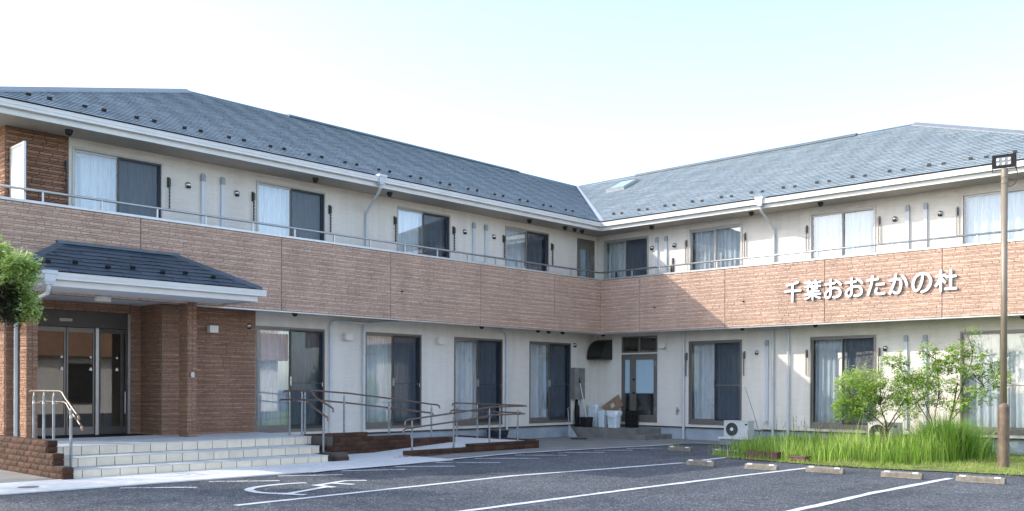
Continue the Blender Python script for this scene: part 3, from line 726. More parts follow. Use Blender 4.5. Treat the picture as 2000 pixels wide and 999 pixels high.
def guard(sl_, a, t, mat, parent):
    mb = MB(); P = lambda da, dt, h: sl_.p(a+da, t+dt, h); n = len(mb.v)
    for (a0, a1, t0, t1, h0, h1) in ((-.045, .045, -.012, .0, .02, .075), (-.012, .012, .0, .07, .02, .03), (-.045, .045, 0, .03, .068, .075)):
        n = len(mb.v); mb.v += [P(a0, t0, h0), P(a1, t0, h0), P(a1, t1, h0), P(a0, t1, h0), P(a0, t0, h1), P(a1, t0, h1), P(a1, t1, h1), P(a0, t1, h1)]
        mb.f += [(n, n+3, n+2, n+1), (n+4, n+5, n+6, n+7), (n, n+1, n+5, n+4), (n+1, n+2, n+6, n+5), (n+2, n+3, n+7, n+6), (n+3, n, n+4, n+7)]; mb.t += [.5]*6
    return mb.build('snow_guard', mat, parent)
for px_, t_ in ((.62, .29), (1.10, .38), (1.62, .29), (2.10, .38), (2.62, .29), (3.1, .38), (3.62, .29), (.2, .2)): guard(S1, px_, t_, 'black', proof)

# main roof
RZ, RS, RR = 6.375, .497, 5.2    # eave height, pitch, run to ridge
RT = RZ+RS*RR
EX0, AX0 = -16.95, -10.38      # left eave corner and left ridge end
EY1, AY1 = -13.45, -7.22       # right eave corner and right ridge end
mb = MB()
mb.poly([(EX0, 0, RZ), (0, 0, RZ), (RR, RR, RT), (AX0, RR, RT)]); mb.poly([(0, 0, RZ), (0, EY1, RZ), (RR, AY1, RT), (RR, RR, RT)])
mb.poly([(EX0, 0, RZ), (AX0, RR, RT), (EX0, 2*RR, RZ)]); mb.poly([(0, EY1, RZ), (2*RR, EY1, RZ), (RR, AY1, RT)])
mb.poly([(EX0, 2*RR, RZ), (AX0, RR, RT), (RR, RR, RT), (2*RR, 2*RR, RZ)]); mb.poly([(2*RR, EY1, RZ), (2*RR, 2*RR, RZ), (RR, RR, RT), (RR, AY1, RT)])
roof = mb.build('roof', 'slate_under', home)
SL_ = math.hypot(RR, RS*RR); ex = .147
SA = Slope((EX0, 0, RZ), (1, 0, 0), (0, 1, RS)); hipL = (AX0-EX0)/SL_; wv = RR/SL_
tl = tiles(SA, SL_, ex, .91, lambda t: hipL*t, lambda t: -EX0+wv*t, 0, 21, .013, .010, .0125)
SB = Slope((0, 0, RZ), (0, -1, 0), (1, 0, RS)); hipR = (AY1-EY1)/SL_
tl += tiles(SB, SL_, ex, .91, lambda t: -wv*t, lambda t: -EY1-hipR*t, 0, 22, .012, .010, .013)
finish_tiles(tl, roof, 'slate', 290, 'roof_slate')
mb = MB(); capbar(mb, (AX0, RR, RT), (RR, RR, RT), .08, .02); capbar(mb, (RR, RR-.12, RT), (RR, AY1, RT), .08, .02); mb.build('ridge_cap', 'ridge_dark', roof)
mb = MB(); capbar(mb, (0, EY1, RZ), (RR, AY1, RT), .14, .04, .03); mb.build('hip_cap', 'ridge', roof); mb = MB(); capbar(mb, (EX0, 0, RZ), (AX0, RR, RT), .14, .04, .03)
mb.build('hip_cap', 'ridge', roof)
mb = MB(); capbar(mb, (-7.4, RR, RT+.02), (1.95, RR, RT+.02), .13, .035); capbar(mb, (RR, 2.5, RT+.02), (RR, AY1+1.7, RT+.02), .13, .035); mb.build('ridge_vent', 'ridge_dark', roof)
mb = MB(); mb.quad((.02, -.06, RZ+.02), (.1, -.16, RZ+.035), (RR+.05, RR-.05, RT+.035), (RR, RR, RT+.02)); mb.quad((-.02, .02, RZ+.034), (.04, -.1, RZ+.034), (RR+.0, RR-.06, RT+.04), (RR-.06, RR, RT+.04)); mb.build('valley_flashing', 'valley', roof)
xs = [-15.87+.985*i for i in range(17)]
for x in xs:
    for dx, t_ in ((0, .50), (.38, .56)):
        if x+dx < -.2: guard(SA, x+dx-EX0, t_, 'black', roof)
for i in range(14):
    for dy, t_ in ((0, .56), (.345, .50)):
        y = -.11-.917*i-dy
        guard(SB, -y, t_, 'bronze', roof)  # bronze where the left slope has black: sunlight put into the colour
# skylight
def onB(x, y, h=0): return Vector((x, y, RZ+RS*x))+SB.n*h
mb = MB(); X0, X1, Y0, Y1 = 3.5, 4.35, 1.75, 2.5
c = [onB(X0, Y1, 0), onB(X0, Y0, 0), onB(X1, Y0, 0), onB(X1, Y1, 0)]; T_ = [onB(X0, Y1, .12), onB(X0, Y0, .12), onB(X1, Y0, .12), onB(X1, Y1, .12)]
for i in range(4): mb.quad(tuple(c[i]), tuple(c[(i+1) % 4]), tuple(T_[(i+1) % 4]), tuple(T_[i]))
I_ = [p.lerp((T_[0]+T_[2])/2, .12) for p in T_]
for i in range(4): mb.quad(tuple(T_[i]), tuple(T_[(i+1) % 4]), tuple(I_[(i+1) % 4]), tuple(I_[i]))
sk = mb.build('skylight', 'alu', roof)
mb = MB(); mb.quad(*[tuple(p-SB.n*.01) for p in I_]); mb.build('skylight_glass', simple('skylight_glazing', (.35, .47, .55), .3, var=.02), roof)

# eaves: fascia, gutter, drip, soffit
mb = MB(); mb.box(EX0+.02, -.0, -.0, .03, 6.105, 6.30); mb.box(.0, .03, EY1+.02, .0, 6.105, 6.30); mb.box(EX0+.02, EX0+.05, .03, 10, 6.105, 6.3); mb.build('fascia', 'white', home)
mb = MB(); mb.box(EX0+.03, .0, .03, .82, 6.112, 6.135); mb.box(.03, .82, EY1+.03, .03, 6.112, 6.135); mb.box(0, .82, .03, .82, 6.1125, 6.1355); mb.box(EX0+.05, XW, .82, 10, 6.112, 6.135); mb.build('eaves_soffit', 'soffit', home)
mb = MB(); gutter(mb, Wing('L', 0), EX0-.08, -.10, 0, 6.21); gutter(mb, Wing('R', 0), EY1, -.10, 0, 6.21)
mb.box(-.13, -.0, -.13, -.0, 6.21, 6.222); mb.build('gutter', 'white', home)
mb = MB(); mb.box(EX0, 0, .0, .04, 6.302, 6.372); mb.box(0, .04, EY1, 0, 6.302, 6.372); mb.build('eave_drip', 'rubber', home)
mb = MB(); mb.poly([(-.12, .02, 6.36), (-.12, -.12, 6.335), (.02, -.12, 6.36), (.16, -.24, 6.44), (.12, .12, 6.445), (-.24, .16, 6.44)]); mb.build('valley_tray', 'valley', home)

# pipes
mb = MB(); collector(mb, Wing('L', 0), -8.32, .0, 6.25); mb.tube([(-8.32, -.08, 6.16), (-8.32, -.06, 6.08), (-8.28, .05, 6.0), (-8.10, .66, 5.72), (-8.08, .74, 5.62), (-8.08, .75, 5.45), (-8.08, .75, 3.5)], .034, 12); mb.build('downpipe', 'pipe', home)
mb = MB(); collector(mb, Wing('R', 0), -5.26, .0, 6.25); mb.tube([(-.08, -5.26, 6.16), (-.06, -5.26, 6.08), (.05, -5.25, 6.0), (.66, -5.22, 5.74), (.74, -5.21, 5.66), (.75, -5.21, 5.45), (.75, -5.21, 3.5)], .034, 12); mb.build('downpipe', 'pipe', home)
def lowpipe(pts, r=.034, mat='pipe', name='downpipe'):
    mb = MB(); mb.tube(pts, r, 12)
    z = 1.55; x, y = pts[-1][0], pts[-1][1]; mb.tube([(x, y, z), (x, y, z+.05)], r+.006, 12); mb.build(name, mat, home)
lowpipe([(-7.98, .72, 2.99), (-9.02, .72, 2.99), (-9.10, .72, 2.96), (-9.13, .73, 2.86), (-9.13, .73, .4)])
lowpipe([(-7.15, .70, 3.09), (-8.0, .70, 2.99), (-8.12, .72, 2.96), (-8.16, .73, 2.86), (-8.16, .73, .1)])
lowpipe([(-3.62, .55, 3.06), (-3.45, .62, 3.04), (-3.25, .72, 2.95), (-3.21, .74, 2.84), (-3.21, .74, .1)])
lowpipe([(.35, -2.42, 3.1), (.6, -2.42, 3.1), (.72, -2.42, 3.06), (.74, -2.42, 2.95), (.74, -2.42, .02)])
lowpipe([(.70, -4.65, 3.05), (.70, -5.1, 3.03), (.72, -5.17, 3.0), (.735, -5.19, 2.9), (.735, -5.19, .02)])
lowpipe([(.66, -4.9, 3.07), (.66, -5.55, 3.06), (.70, -5.61, 3.0), (.735, -5.63, 2.9), (.735, -5.63, .02)])
# refrigerant duct covers
def duct(wing, a, z0, z1, cap=True):
    mb = MB(); wing.box(mb, a-.04, a+.04, .0, .055, z0, z1-.16); d_ = mb.build('pipe_duct', 'pipe', home)
    mb = MB(); wing.box(mb, a-.045, a+.045, .0, .065, z1-.16, z1-.03); wing.box(mb, a-.035, a+.035, .0, .05, z1-.03, z1); mb.build('duct_cap', 'ductcap', d_)
for a in (-12.32, -11.87, -4.48, -4.02): duct(WL, a, 3.52, 5.87)
for a in (-1.47, -1.79, -8.68, -9.10): duct(WR, a, 3.53, 5.86)
duct(WR, -5.0, .55, 2.75); duct(WR, -8.65, .5, 2.75); duct(WR, -9.10, .5, 2.74)
# round steel vent caps
def vent(wing, a, z, r=.066, mat='steel'):
    mb = MB(); ax = 'y' if wing.side == 'L' else 'x'
    prof = [(r, 0)]+[(r*math.cos(q), -r*math.sin(q)*.95) for q in (.3, .6, .9, 1.2, 1.45)]
    mb.lathe(wing.p(a, 0.002, z), prof, 18, ax); v_ = mb.build('vent_cap', mat, home, smooth=True)
    mb = MB(); wing.box(mb, a-r*.62, a+r*.62, .0, r*.8, z-r*.99, z-r*.45); mb.build('vent_slot', 'rubber', v_)
for a in (-12.64, -11.53, -4.80, -3.70): vent(WL, a, 5.59)
for a in (-1.29, -2.07, -8.37, -9.43): vent(WR, a, 5.57)
vent(WL, -11.23, 2.77); vent(WL, -.23, 2.75); vent(WR, -4.69, 2.43, .06); vent(WR, -8.15, 2.45)
# dome lamps under the eaves and balconies
def dome(x, y, z, r=.07):
    mb = MB(); mb.lathe((x, y, z), [(r, 0), (r, -.03), (r*.9, -.06), (r*.6, -.095), (.01, -.11)], 16, 'z'); mb.build('soffit_vent', 'black', home, smooth=True)
def at(px, py, z):   # ground-style unprojection onto a horizontal plane, used to place small fittings
    d = fw*F+r2*(px-1000)+u2*(CY-py); t = (z-CAM.z)/d.z; return CAM+d*t
for px, py in ((147, 255), (633, 350), (777, 379), (1051, 433), (1125, 446), (1142, 450), (1155, 453), (1251, 443), (1447, 415), (1587, 397)):
    q = at(px, py-6, 6.11); dome(min(q.x, .45) if px < 1166 else max(.3, min(q.x, .6)), q.y if px > 1166 else max(.3, min(q.y, .6)), 6.112)
for px, py in ((577, 614), (943, 640), (1051, 648), (1080, 649), (1107, 651), (1177, 656), (1447, 643), (1587, 636), (1998, 619)):
    q = at(px, py-5, 3.1); dome(q.x if px < 1166 else max(.25, min(q.x, .6)), q.y if px > 1166 else max(.25, min(q.y, .6)), 3.10)
# laundry pole arms beside the windows
def arm(wing, a, z, folded=True):
    mb = MB(); wing.box(mb, a-.018, a+.018, 0, .045, z-.04, z+.13); wing.box(mb, a-.03, a+.03, 0, .01, z-.06, z+.15); wing.box(mb, a-.014, a+.014, .045, .085, z-.05, z+.11)
    wing.box(mb, a-.007, a+.007, .03, .05, z-.50, z-.04)
    for i in range(6):
        zz = z-.10-i*.072; wing.box(mb, a-.007, a+.007, .05, .078, zz-.018, zz+.012); wing.box(mb, a-.007, a+.007, .068, .078, zz+.012, zz+.034)
    wing.box(mb, a-.007, a+.007, .02, .06, z-.52, z-.50)
    mb.build('laundry_arm', 'bronze' if wing.side == 'L' else 'alu_dark', home)
for a in (-15.08, -13.06, -11.14, -9.13, -7.19, -5.21, -3.32, -1.29): arm(WL, a, 5.53)
for a in (-4.33, -2.47, -6.11, -7.99, -9.81): arm(WR, a, 5.53)
for a in (-2.49, -4.32, -6.12, -8.0): arm(WR, a, 2.32)
for a, zt in ((-2.02, 5.2), (-.0, 5.0)):
    mb = MB(); WR.box(mb, a-.02, a+.02, .0, .05, 4.6, zt); WR.box(mb, a+.05, a+.07, .0, .04, 4.6, zt-.2); mb.build('laundry_arm', 'bronze', home)
# small outlet covers
mb = MB(); WR.box(mb, -2.25, -2.16, 0, .05, .80, .86); WR.box(mb, -2.20, -2.16, 0, .03, .70, .92); mb.build('socket_cover', 'alu', home)
for w_, a in ((PL, -7.62), (PR, -1.95), (PR, -4.75)):
    mb = MB(); w_.box(mb, a-.015, a+.015, .0, .05, 3.72, 3.75); mb.build('drain_spout', 'black', home)
# corner cove trim on the wall
mb = MB(); mb.box(.776, .80, .776, .80, .43, 3.1); mb.box(.776, .80, .776, .80, 3.6, 6.1); mb.build('corner_trim', 'white', home)
# partition panel on the balcony
mb = MB(); mb.box(-16.06, -16.02, .10, .14, 3.55, 5.72); mb.box(-16.06, -16.02, .74, .78, 3.55, 5.72); mb.box(-16.055, -16.025, .14, .74, 5.68, 5.72); mb.box(-16.055, -16.025, .14, .74, 4.72, 4.76)
part_ = mb.build('balcony_partition', 'alu', home)
mb = MB(); mb.box(-16.045, -16.035, .14, .74, 4.76, 5.68); mb.build('partition_board', simple('white_board', (.72, .73, .74), .4, var=.02), part_)

finish_bricks()

ann = thing('annex', 'facing wing across the car park with a brick balcony band, behind the viewer', 'building', (-3, -31, 0))  # unseen wing, read from the door reflections, added for the glass to mirror
mb = MB(); mb.box(-16, 10, -38, -31, 0, 6.2); mb.build('annex_wall', 'cream', ann)
mb = MB(); mb.box(-16.2, 10.2, -31, -30.2, 3.05, 4.65); mb.build('brick_band', 'darkbrick', ann)
mb = MB(); n = 0; mb.poly([(-17, -30, 6.3), (11, -30, 6.3), (6, -34.5, 8.5), (-12, -34.5, 8.5)]); mb.poly([(-17, -39, 6.3), (-12, -34.5, 8.5), (6, -34.5, 8.5), (11, -39, 6.3)]); mb.poly([(-17, -30, 6.3), (-12, -34.5, 8.5), (-17, -39, 6.3)]); mb.poly([(11, -30, 6.3), (11, -39, 6.3), (6, -34.5, 8.5)]); mb.build('annex_roof', 'slate', ann)
for x in (-13, -9, -5, -1, 3, 7):
    mb = MB(); mb.box(x-.9, x+.9, -30.98, -30.95, .5, 2.7); wd_ = mb.build('window', 'alu_dark', ann)
    mb = MB(); mb.box(x-.84, x+.84, -30.949, -30.945, .56, 2.64); mb.build('glass_pane', 'black', ann)

# ------------------------------------------------------------------ sign letters
G = {
 'sen': [[(.14, .84), (.5, .88), (.80, .96)], [(.04, .53), (.96, .53)], [(.48, .88), (.48, .03)]],
 'ha': [[(.06, .88), (.94, .88)], [(.32, .99), (.32, .78)], [(.67, .99), (.67, .78)], [(.06, .69), (.94, .69)], [(.22, .76), (.22, .48), (.24, .44), (.30, .43), (.86, .43)], [(.47, .77), (.47, .57), (.75, .57), (.75, .77)], [(.05, .29), (.95, .29)], [(.5, .43), (.5, .02)], [(.45, .28), (.30, .14), (.08, .06)], [(.55, .28), (.70, .16), (.92, .08)]],
 'o': [[(.06, .74), (.34, .75), (.58, .77)], 'S', [(.36, .95), (.36, .60), (.36, .26), (.32, .12), (.20, .06), (.09, .11), (.06, .22), (.13, .35), (.34, .48), (.56, .53), (.78, .48), (.90, .32), (.86, .16), (.70, .07), (.52, .07)], 'E', [(.66, .88), (.80, .80), (.92, .68)]],
 'ta': [[(.05, .78), (.60, .81)], [(.33, .96), (.25, .55), (.09, .08)], [(.54, .54), (.90, .55)], 'S', [(.53, .34), (.48, .20), (.58, .10), (.74, .08), (.93, .10)], 'E'],
 'ka': ['S', [(.05, .68), (.28, .72), (.48, .73), (.60, .64), (.62, .44), (.57, .20), (.48, .08), (.34, .07), (.26, .12)], 'E', [(.36, .95), (.27, .55), (.07, .07)], 'S', [(.70, .86), (.84, .68), (.92, .42)], 'E'],
 'no': ['S', [(.54, .86), (.50, .55), (.38, .25), (.22, .12), (.09, .24), (.07, .48), (.20, .76), (.48, .91), (.76, .84), (.93, .60), (.90, .34), (.72, .12), (.50, .05)], 'E'],
 'mori': [[(.04, .73), (.45, .75)], [(.25, .97), (.25, .03)], [(.23, .66), (.16, .45), (.03, .29)], [(.28, .62), (.45, .42)], [(.51, .66), (.96, .68)], [(.73, .95), (.73, .12)], [(.48, .11), (.98, .11)]],
}
sign = thing('sign', 'raised white Japanese letters on the brick balcony front of the right wing', 'sign', (0, -8.0, 3.8))
def stroke(mb, pts, r, x0, x1, smooth):
    P = smoothpath([(a, b, 0) for a, b in pts], 7) if smooth else [Vector((a, b, 0)) for a, b in pts]
    Lp, Rp = [], []; k = len(P)
    for i, p in enumerate(P):
        d0 = (P[i]-P[i-1]).normalized() if i else (P[1]-P[0]).normalized(); d1 = (P[i+1]-P[i]).normalized() if i < k-1 else d0
        n0 = Vector((-d0.y, d0.x, 0)); n1 = Vector((-d1.y, d1.x, 0)); n = (n0+n1).normalized(); s = r/max(.5, n.dot(n0)); Lp.append(p+n*s); Rp.append(p-n*s)
    def W(p, x): return (x, p.x, p.y)
    N = 8; de = (P[-1]-P[-2]).normalized(); ds = (P[0]-P[1]).normalized()
    capE = [P[-1]+(Vector((-de.y, de.x, 0))*math.cos(math.pi*j/N)+de*math.sin(math.pi*j/N))*r for j in range(1, N)]
    capS = [P[0]+(Vector((-ds.y, ds.x, 0))*math.cos(math.pi*j/N)+ds*math.sin(math.pi*j/N))*r for j in range(1, N)]
    # front as quads, sloping back by a hair along the path so that crossings never share a plane
    xf = lambda i: x1-.0022*i/max(1, k-1)
    for i in range(k-1): mb.quad(W(Lp[i], xf(i)), W(Lp[i+1], xf(i+1)), W(Rp[i+1], xf(i+1)), W(Rp[i], xf(i)), 1.0)
    mb.poly([W(q, xf(k-1)) for q in [Lp[-1]]+capE+[Rp[-1]]], 1.0); mb.poly([W(q, xf(0)) for q in [Rp[0]]+capS+[Lp[0]]], 1.0)
    out = Lp+capE+Rp[::-1]+capS
    for i in range(len(out)):
        a, b = out[i], out[(i+1) % len(out)]; mb.quad(W(a, x0), W(b, x0), W(b, x1-.001), W(a, x1-.001), 0)
lm = NT('white_letter_face'); lm.color(lm.ramp(lm.attr(), [(.4, (.10, .095, .095)), (.6, (.82, .84, .86))])); lm.b.inputs['Roughness'].default_value = .4
order = ['sen', 'ha', 'o', 'o', 'ta', 'ka', 'no', 'mori']
for i, g in enumerate(order):
    ya = -5.93-.5275*i; sz = .455; zz = 3.655; mb = MB(); sm = False; q = 0; r = .031 if g != 'ha' else .025
    for st in G[g]:
        if st == 'S': sm = True; continue
        if st == 'E': sm = False; continue
        pts = [(ya-a*sz, zz+b*.485) for a, b in st]
        stroke(mb, pts, r, -.022, -.062-q*.0009, sm or (g == 'sen' and q == 0)); q += 1
    lt = mb.build('letter', lm.m, sign)

# ------------------------------------------------------------------ wall lamps
def cube_lamp(wing, a, z, label, wd=.15, h=.145):
    t = thing('wall_lamp', label, 'lamp', wing.p(a, 0.015, z), 'square wall lamps')
    mb = MB(); wing.box(mb, a-.05, a+.05, .013, .03, z-.05, z+.05); mb.build('back_plate', 'alu', t)
    mb = MB(); wing.box(mb, a-wd/2, a+wd/2, .03, .15, z-h/2, z+h/2); mb.build('lamp_shade', 'white_lamp', t)
cube_lamp(WL, -12.12, 2.655, 'white square wall lamp on the brick wall beside the porch', .19)
cube_lamp(WL, -8.65, 2.64, 'white square wall lamp on the cream wall between two downpipes', .2)
cube_lamp(WL, -5.72, 2.65, 'white square wall lamp on cream wall between two tall windows', .2)
cube_lamp(WR, -1.72, 2.70, 'white square wall lamp to the right of the service door', .2, .17)
t = thing('ceiling_lamp', 'round white lamp under the porch ceiling', 'lamp', (-14.72, .0, 3.12))
mb = MB(); mb.lathe((-14.72, 0, 3.12), [(.135, 0), (.135, -.03)], 28); mb.build('lamp_base', 'alu', t)
mb = MB(); mb.lathe((-14.72, 0, 3.09), [(.145, 0), (.145, -.07), (.135, -.085), (.01, -.087)], 28); mb.build('lamp_shade', 'white_lamp', t)

# ------------------------------------------------------------------ entrance steps and tiles
PZ = .461
steps = thing('entrance_steps', 'three wide pale tiled steps and landing in front of the porch', 'steps', (-13.6, -1.5, 0))
mb = MB(); mb.box(-16.19, -11.36, -2.27, 1.6, .0, .136); mb.box(-16.18, -11.20, -1.76, 1.6, .136, .29); mb.box(-16.08, -11.01, -1.21, 1.66, .29, PZ-.010)
mb.build('step_core', 'grout', steps)
def box_mesh(name, sx, sy, sz, mat, bev=.002):
    mb = MB(); mb.box(-sx/2, sx/2, -sy/2, sy/2, -sz, 0); me = mb.build(name, mat).data; o = bpy.data.objects[-1] if False else None
    for ob in [ob for ob in COL.objects if ob.data is me]: COL.objects.unlink(ob); bpy.data.objects.remove(ob)
    return me
def run_tiles(x0, x1, wd, first, fn):
    x = x0; k = first
    while x < x1-.01:
        e_ = min(x+k, x1); fn(x, e_); x = e_; k = wd
for (x0, x1, y, z0, z1, off) in ((-16.2, -11.35, -2.28, .0, .137, .19), (-16.19, -11.19, -1.77, .146, .291, .32), (-16.09, -11.0, -1.22, .30, .452, .2)):
    def rt_(a, b): mb = MB(); mb.box(a+.006, b-.006, y, y+.012, z0+.004, z1-.003, .5); mb.build('riser_tile', 'riser', steps)
    run_tiles(x0, x1, .3, off, rt_)
for (x0, x1, y0, y1, z) in ((-16.2, -11.35, -2.295, -1.775, .146), (-16.19, -11.19, -1.785, -1.225, .300)):
    def tt(a, b): mb = MB(); mb.box(a+.0015, b-.0015, y0, y1, z-.011, z); mb.build('tread_tile', 'tread', steps)
    run_tiles(x0, x1, .3, .2, tt)
y = -1.235; r = 0
while y < .78:
    y2 = min(y+.3, .79)
    def tt(a, b):
        za = PZ+(y+1.22)*.008; mb = MB(); mb.box(a+.0015, b-.0015, y+.0015, y2-.0015, za-.014, za)
        mb.build('landing_tile', 'tread', steps)
    run_tiles(-16.09, -11.0, .6, .2 if r % 2 == 0 else .5, tt); y = y2; r += 1
mb = MB(); mb.box(-15.9, -13.2, .79, 1.72, PZ+.002, PZ+.018); mb.build('threshold', 'tread', steps)

# sidewalk paving
walk = MB(); walk.poly([(-19.5, -3.83, .004), (-12.4, -3.86, .004), (-9.6, -3.6, .004), (-8.9, -3.3, .004), (-9.3, -2.2, .004), (-9.28, -.9, .004), (-11.0, -.9, .004), (-11.0, -2.29, .004), (-19.5, -2.38, .004)])
sw = walk.build('sidewalk', 'grout_light', kind='structure')
x = -19.4
while x < -9.4:
    for (ya, yb) in ((-3.82, -3.07), (-3.065, -2.30)):
        x2 = x+.6
        pts = [(x+.0025, ya+.002), (x2-.0025, ya+.002), (x2-.0025, yb-.002), (x+.0025, yb-.002)]
        if x2 > -12.0 and ya < -3.5:
            f_ = lambda q: -3.82+max(0, (q+12.3))*.10
            pts[0] = (pts[0][0], f_(x)); pts[1] = (pts[1][0], f_(x2))
        mb = MB(); n = 4; mb.poly([(a, b, .021) for a, b in pts]); 
        for i in range(4): a, b = pts[i], pts[(i+1) % 4]; mb.quad((a[0], a[1], .005), (b[0], b[1], .005), (b[0], b[1], .021), (a[0], a[1], .021))
        mb.build('paving_slab', 'paving', sw)
    x += .6
# a small round drain lid in the sidewalk
q = at(55, 952, .021); mb = MB(); mb.lathe((q.x, q.y, .024), [(.14, 0), (.14, .003)], 24); mb.build('drain_lid', simple('drain_lid_iron', (.2, .2, .19), .7), kind='structure', label=None)

# ramp: lower leg rises from the sidewalk to the turn, upper leg climbs back to the landing
ramp = thing('wheelchair_ramp', 'pale paved switchback wheelchair ramp in front of the left wing', 'ramp', (-8, -1, 0))
def slab(x0, x1, y0, y1, z0, z1, nx, name='ramp_slab', mat='paving'):
    for i in range(nx):
        a = x0+(x1-x0)*i/nx; b = x0+(x1-x0)*(i+1)/nx; za = z0+(z1-z0)*i/nx; zb = z0+(z1-z0)*(i+1)/nx
        mb = MB(); g = .002; mb.quad((a+g, y0, za), (b-g, y0, zb), (b-g, y1, zb), (a+g, y1, za)); mb.quad((a+g, y0, -.02), (b-g, y0, -.02), (b-g, y0, zb), (a+g, y0, za)); mb.quad((b-g, y0, -.02), (b-g, y1, -.02), (b-g, y1, zb), (b-g, y0, zb)); mb.quad((a+g, y1, -.02), (a+g, y0, -.02), (a+g, y0, za), (a+g, y1, za))
        mb.build(name, mat, ramp)
slab(-11.0, -9.25, -2.29, -.95, .022, .030, 3)
slab(-9.25, -6.95, -2.03, -.95, .030, .165, 4)
slab(-6.95, -5.22, -2.03, .78, .165, .18, 3)
slab(-10.98, -6.95, -.8, .78, PZ, .18, 7)

# block walls
blockmeshes = []
for k in range(8):
    rnd = random.Random(300+k); mb = MB(); nx, nz = 6, 3; L_, H_, D_ = 1.0, 1.0, 1.0
    idx = {}
    for j in range(nz+1):
        for i in range(nx+1):
            edge = i in (0, nx) or j in (0, nz)
            idx[i, j] = len(mb.v); mb.v.append((i/nx, (0 if edge else -.05-rnd.random()*.06)-(.0 if edge else 0), j/nz))
    for j in range(nz):
        for i in range(nx): mb.f.append((idx[i, j], idx[i+1, j], idx[i+1, j+1], idx[i, j+1])); mb.t.append(k/7)
    b = len(mb.v); mb.v += [(0, 1, 0), (1, 1, 0), (1, 1, 1), (0, 1, 1)]
    mb.f += [(b+1, b, b+3, b+2), (idx[0, nz], idx[nx, nz], b+2, b+3)]; mb.t += [k/7]*2
    mb.f += [(idx[0, 0], idx[0, 1], idx[0, 2], idx[0, 3], b+3, b), (idx[nx, 3], idx[nx, 2], idx[nx, 1], idx[nx, 0], b+1, b+2)]; mb.t += [k/7]*2
    me = bpy.data.meshes.new('block'); me.from_pydata(mb.v, [], mb.f); me.update(); me.materials.append(M['block'])
    at_ = me.attributes.new('tint', 'FLOAT', 'FACE'); at_.data.foreach_set('value', [max(.01, x_) for x_ in mb.t]); blockmeshes.append(me)
BN = 0
def block(parent, loc, rotz, ln, h, dep):
    global BN
    o = bpy.data.objects.new('block', blockmeshes[(BN*5+BN//7) % 8]); COL.objects.link(o); o.parent = parent; o.location = Vector(loc)-ORG[parent.name]
    o.rotation_euler = (0, 0, rotz); o.scale = (ln, dep, h); BN += 1
def course(parent, start, d, length, z, h, dep, off, ln=.30, g=.006):
    """blocks laid from start along unit vector d; the split face looks to the right of d"""
    d = Vector((d[0], d[1], 0)); s = Vector(start); rz = math.atan2(d.y, d.x); a = -off
    while a < length-.02:
        a0 = max(a, 0); a1 = min(a+ln, length)
        if a1-a0 > .03:
            p = s+d*(a0+g/2); block(parent, (p.x, p.y, z+random.uniform(-.001, .001)), rz+random.uniform(-.006, .006), a1-a0-g, h-.007, dep)
        a += ln
# left flank of the steps: outer face at x=-16.36, three tiers, runs back along +y
lf = thing('block_wall', 'stepped brown split-block wall on the left side of the entrance steps', 'wall', (-16.3, -1, 0), 'brown split-block walls')
mb = MB(); mb.box(-16.345, -16.205, -2.37, 1.7, 0, .21); mb.box(-16.345, -16.205, -2.0, 1.7, .21, .39); mb.box(-16.345, -16.205, -1.74, 1.7, .39, .57); mb.build('mortar_core', 'block_joint', lf)
for k in range(6):
    z = .008+k*.098; ys = [-2.40, -2.40, -2.03, -2.03, -1.77, -1.77][k]
    course(lf, (-16.36, 1.7, 0), (0, -1), 1.7-ys, z, .098, .155, .15*(k % 2))
    # front end return
    block(lf, (-16.352, ys-.012, z), 0, .155, .091, .12)
# right flank and the ramp's middle wall
rf = thing('block_wall', 'brown split-block wall stepping down between the two legs of the ramp', 'wall', (-9, -1, 0), 'brown split-block walls')
mb = MB(); mb.box(-11.0, -6.8, -.94, -.8, 0, .30); mb.box(-11.0, -8.2, -.942, -.8, .30, .38); mb.box(-11.0, -9.4, -.944, -.8, .38, .47)
mb.box(-10.99, -10.86, -1.75, -.8, 0, .46); mb.box(-11.15, -10.86, -2.26, -1.75, 0, .17); mb.build('mortar_core', 'block_joint', rf)
for k in range(5):
    z = .005+k*.097; xe = [-6.75, -6.75, -6.75, -8.15, -9.35][k]
    course(rf, (-10.86, -.955, 0), (1, 0), xe+10.86, z, .097, .15, .15*(k % 2))
    ye = [-2.28, -2.0, -1.75, -1.2, -1.2][k]
    block(rf, (-11.16 if k == 0 else -11.0, ye-.01, z), 0, .30 if k == 0 else .15, .09, .15)
    course(rf, (-10.85, ye+.02, 0), (0, 1), -.96-ye, z, .097, .14, .1*(k % 2))
# outer curb of the lower leg with the end curb
oc = thing('block_wall', 'low brown split-block curb along the outer edge of the ramp', 'wall', (-7, -2.1, 0), 'brown split-block walls')
mb = MB(); mb.box(-9.26, -5.14, -2.16, -2.035, 0, .125); mb.box(-7.44, -5.14, -2.161, -2.035, .125, .19); mb.build('mortar_core', 'block_joint', oc)
course(oc, (-9.28, -2.17, 0), (1, 0), 4.15, .012, .118, .135, .0, .33)
course(oc, (-7.46, -2.17, 0), (1, 0), 2.33, .131, .075, .135, .14, .33)
ec = thing('block_wall', 'low brown split-block curb closing the far end of the ramp landing', 'wall', (-5.15, -.7, 0), 'brown split-block walls')
mb = MB(); mb.box(-5.21, -5.10, -2.0, .72, 0, .20); mb.build('mortar_core', 'block_joint', ec)
for z in (.012, .116): course(ec, (-5.09, -2.03, 0), (0, 1), 2.75, z, .103, .13, .1 if z > .1 else 0)
ef = thing('block_wall', 'dark block curb inside the ramp turn below the end handrail', 'wall', (-5.25, -.7, 0), 'brown split-block walls')
course(ef, (-5.235, .72, 0), (0, -1), 2.68, .17, .05, .02, .1)

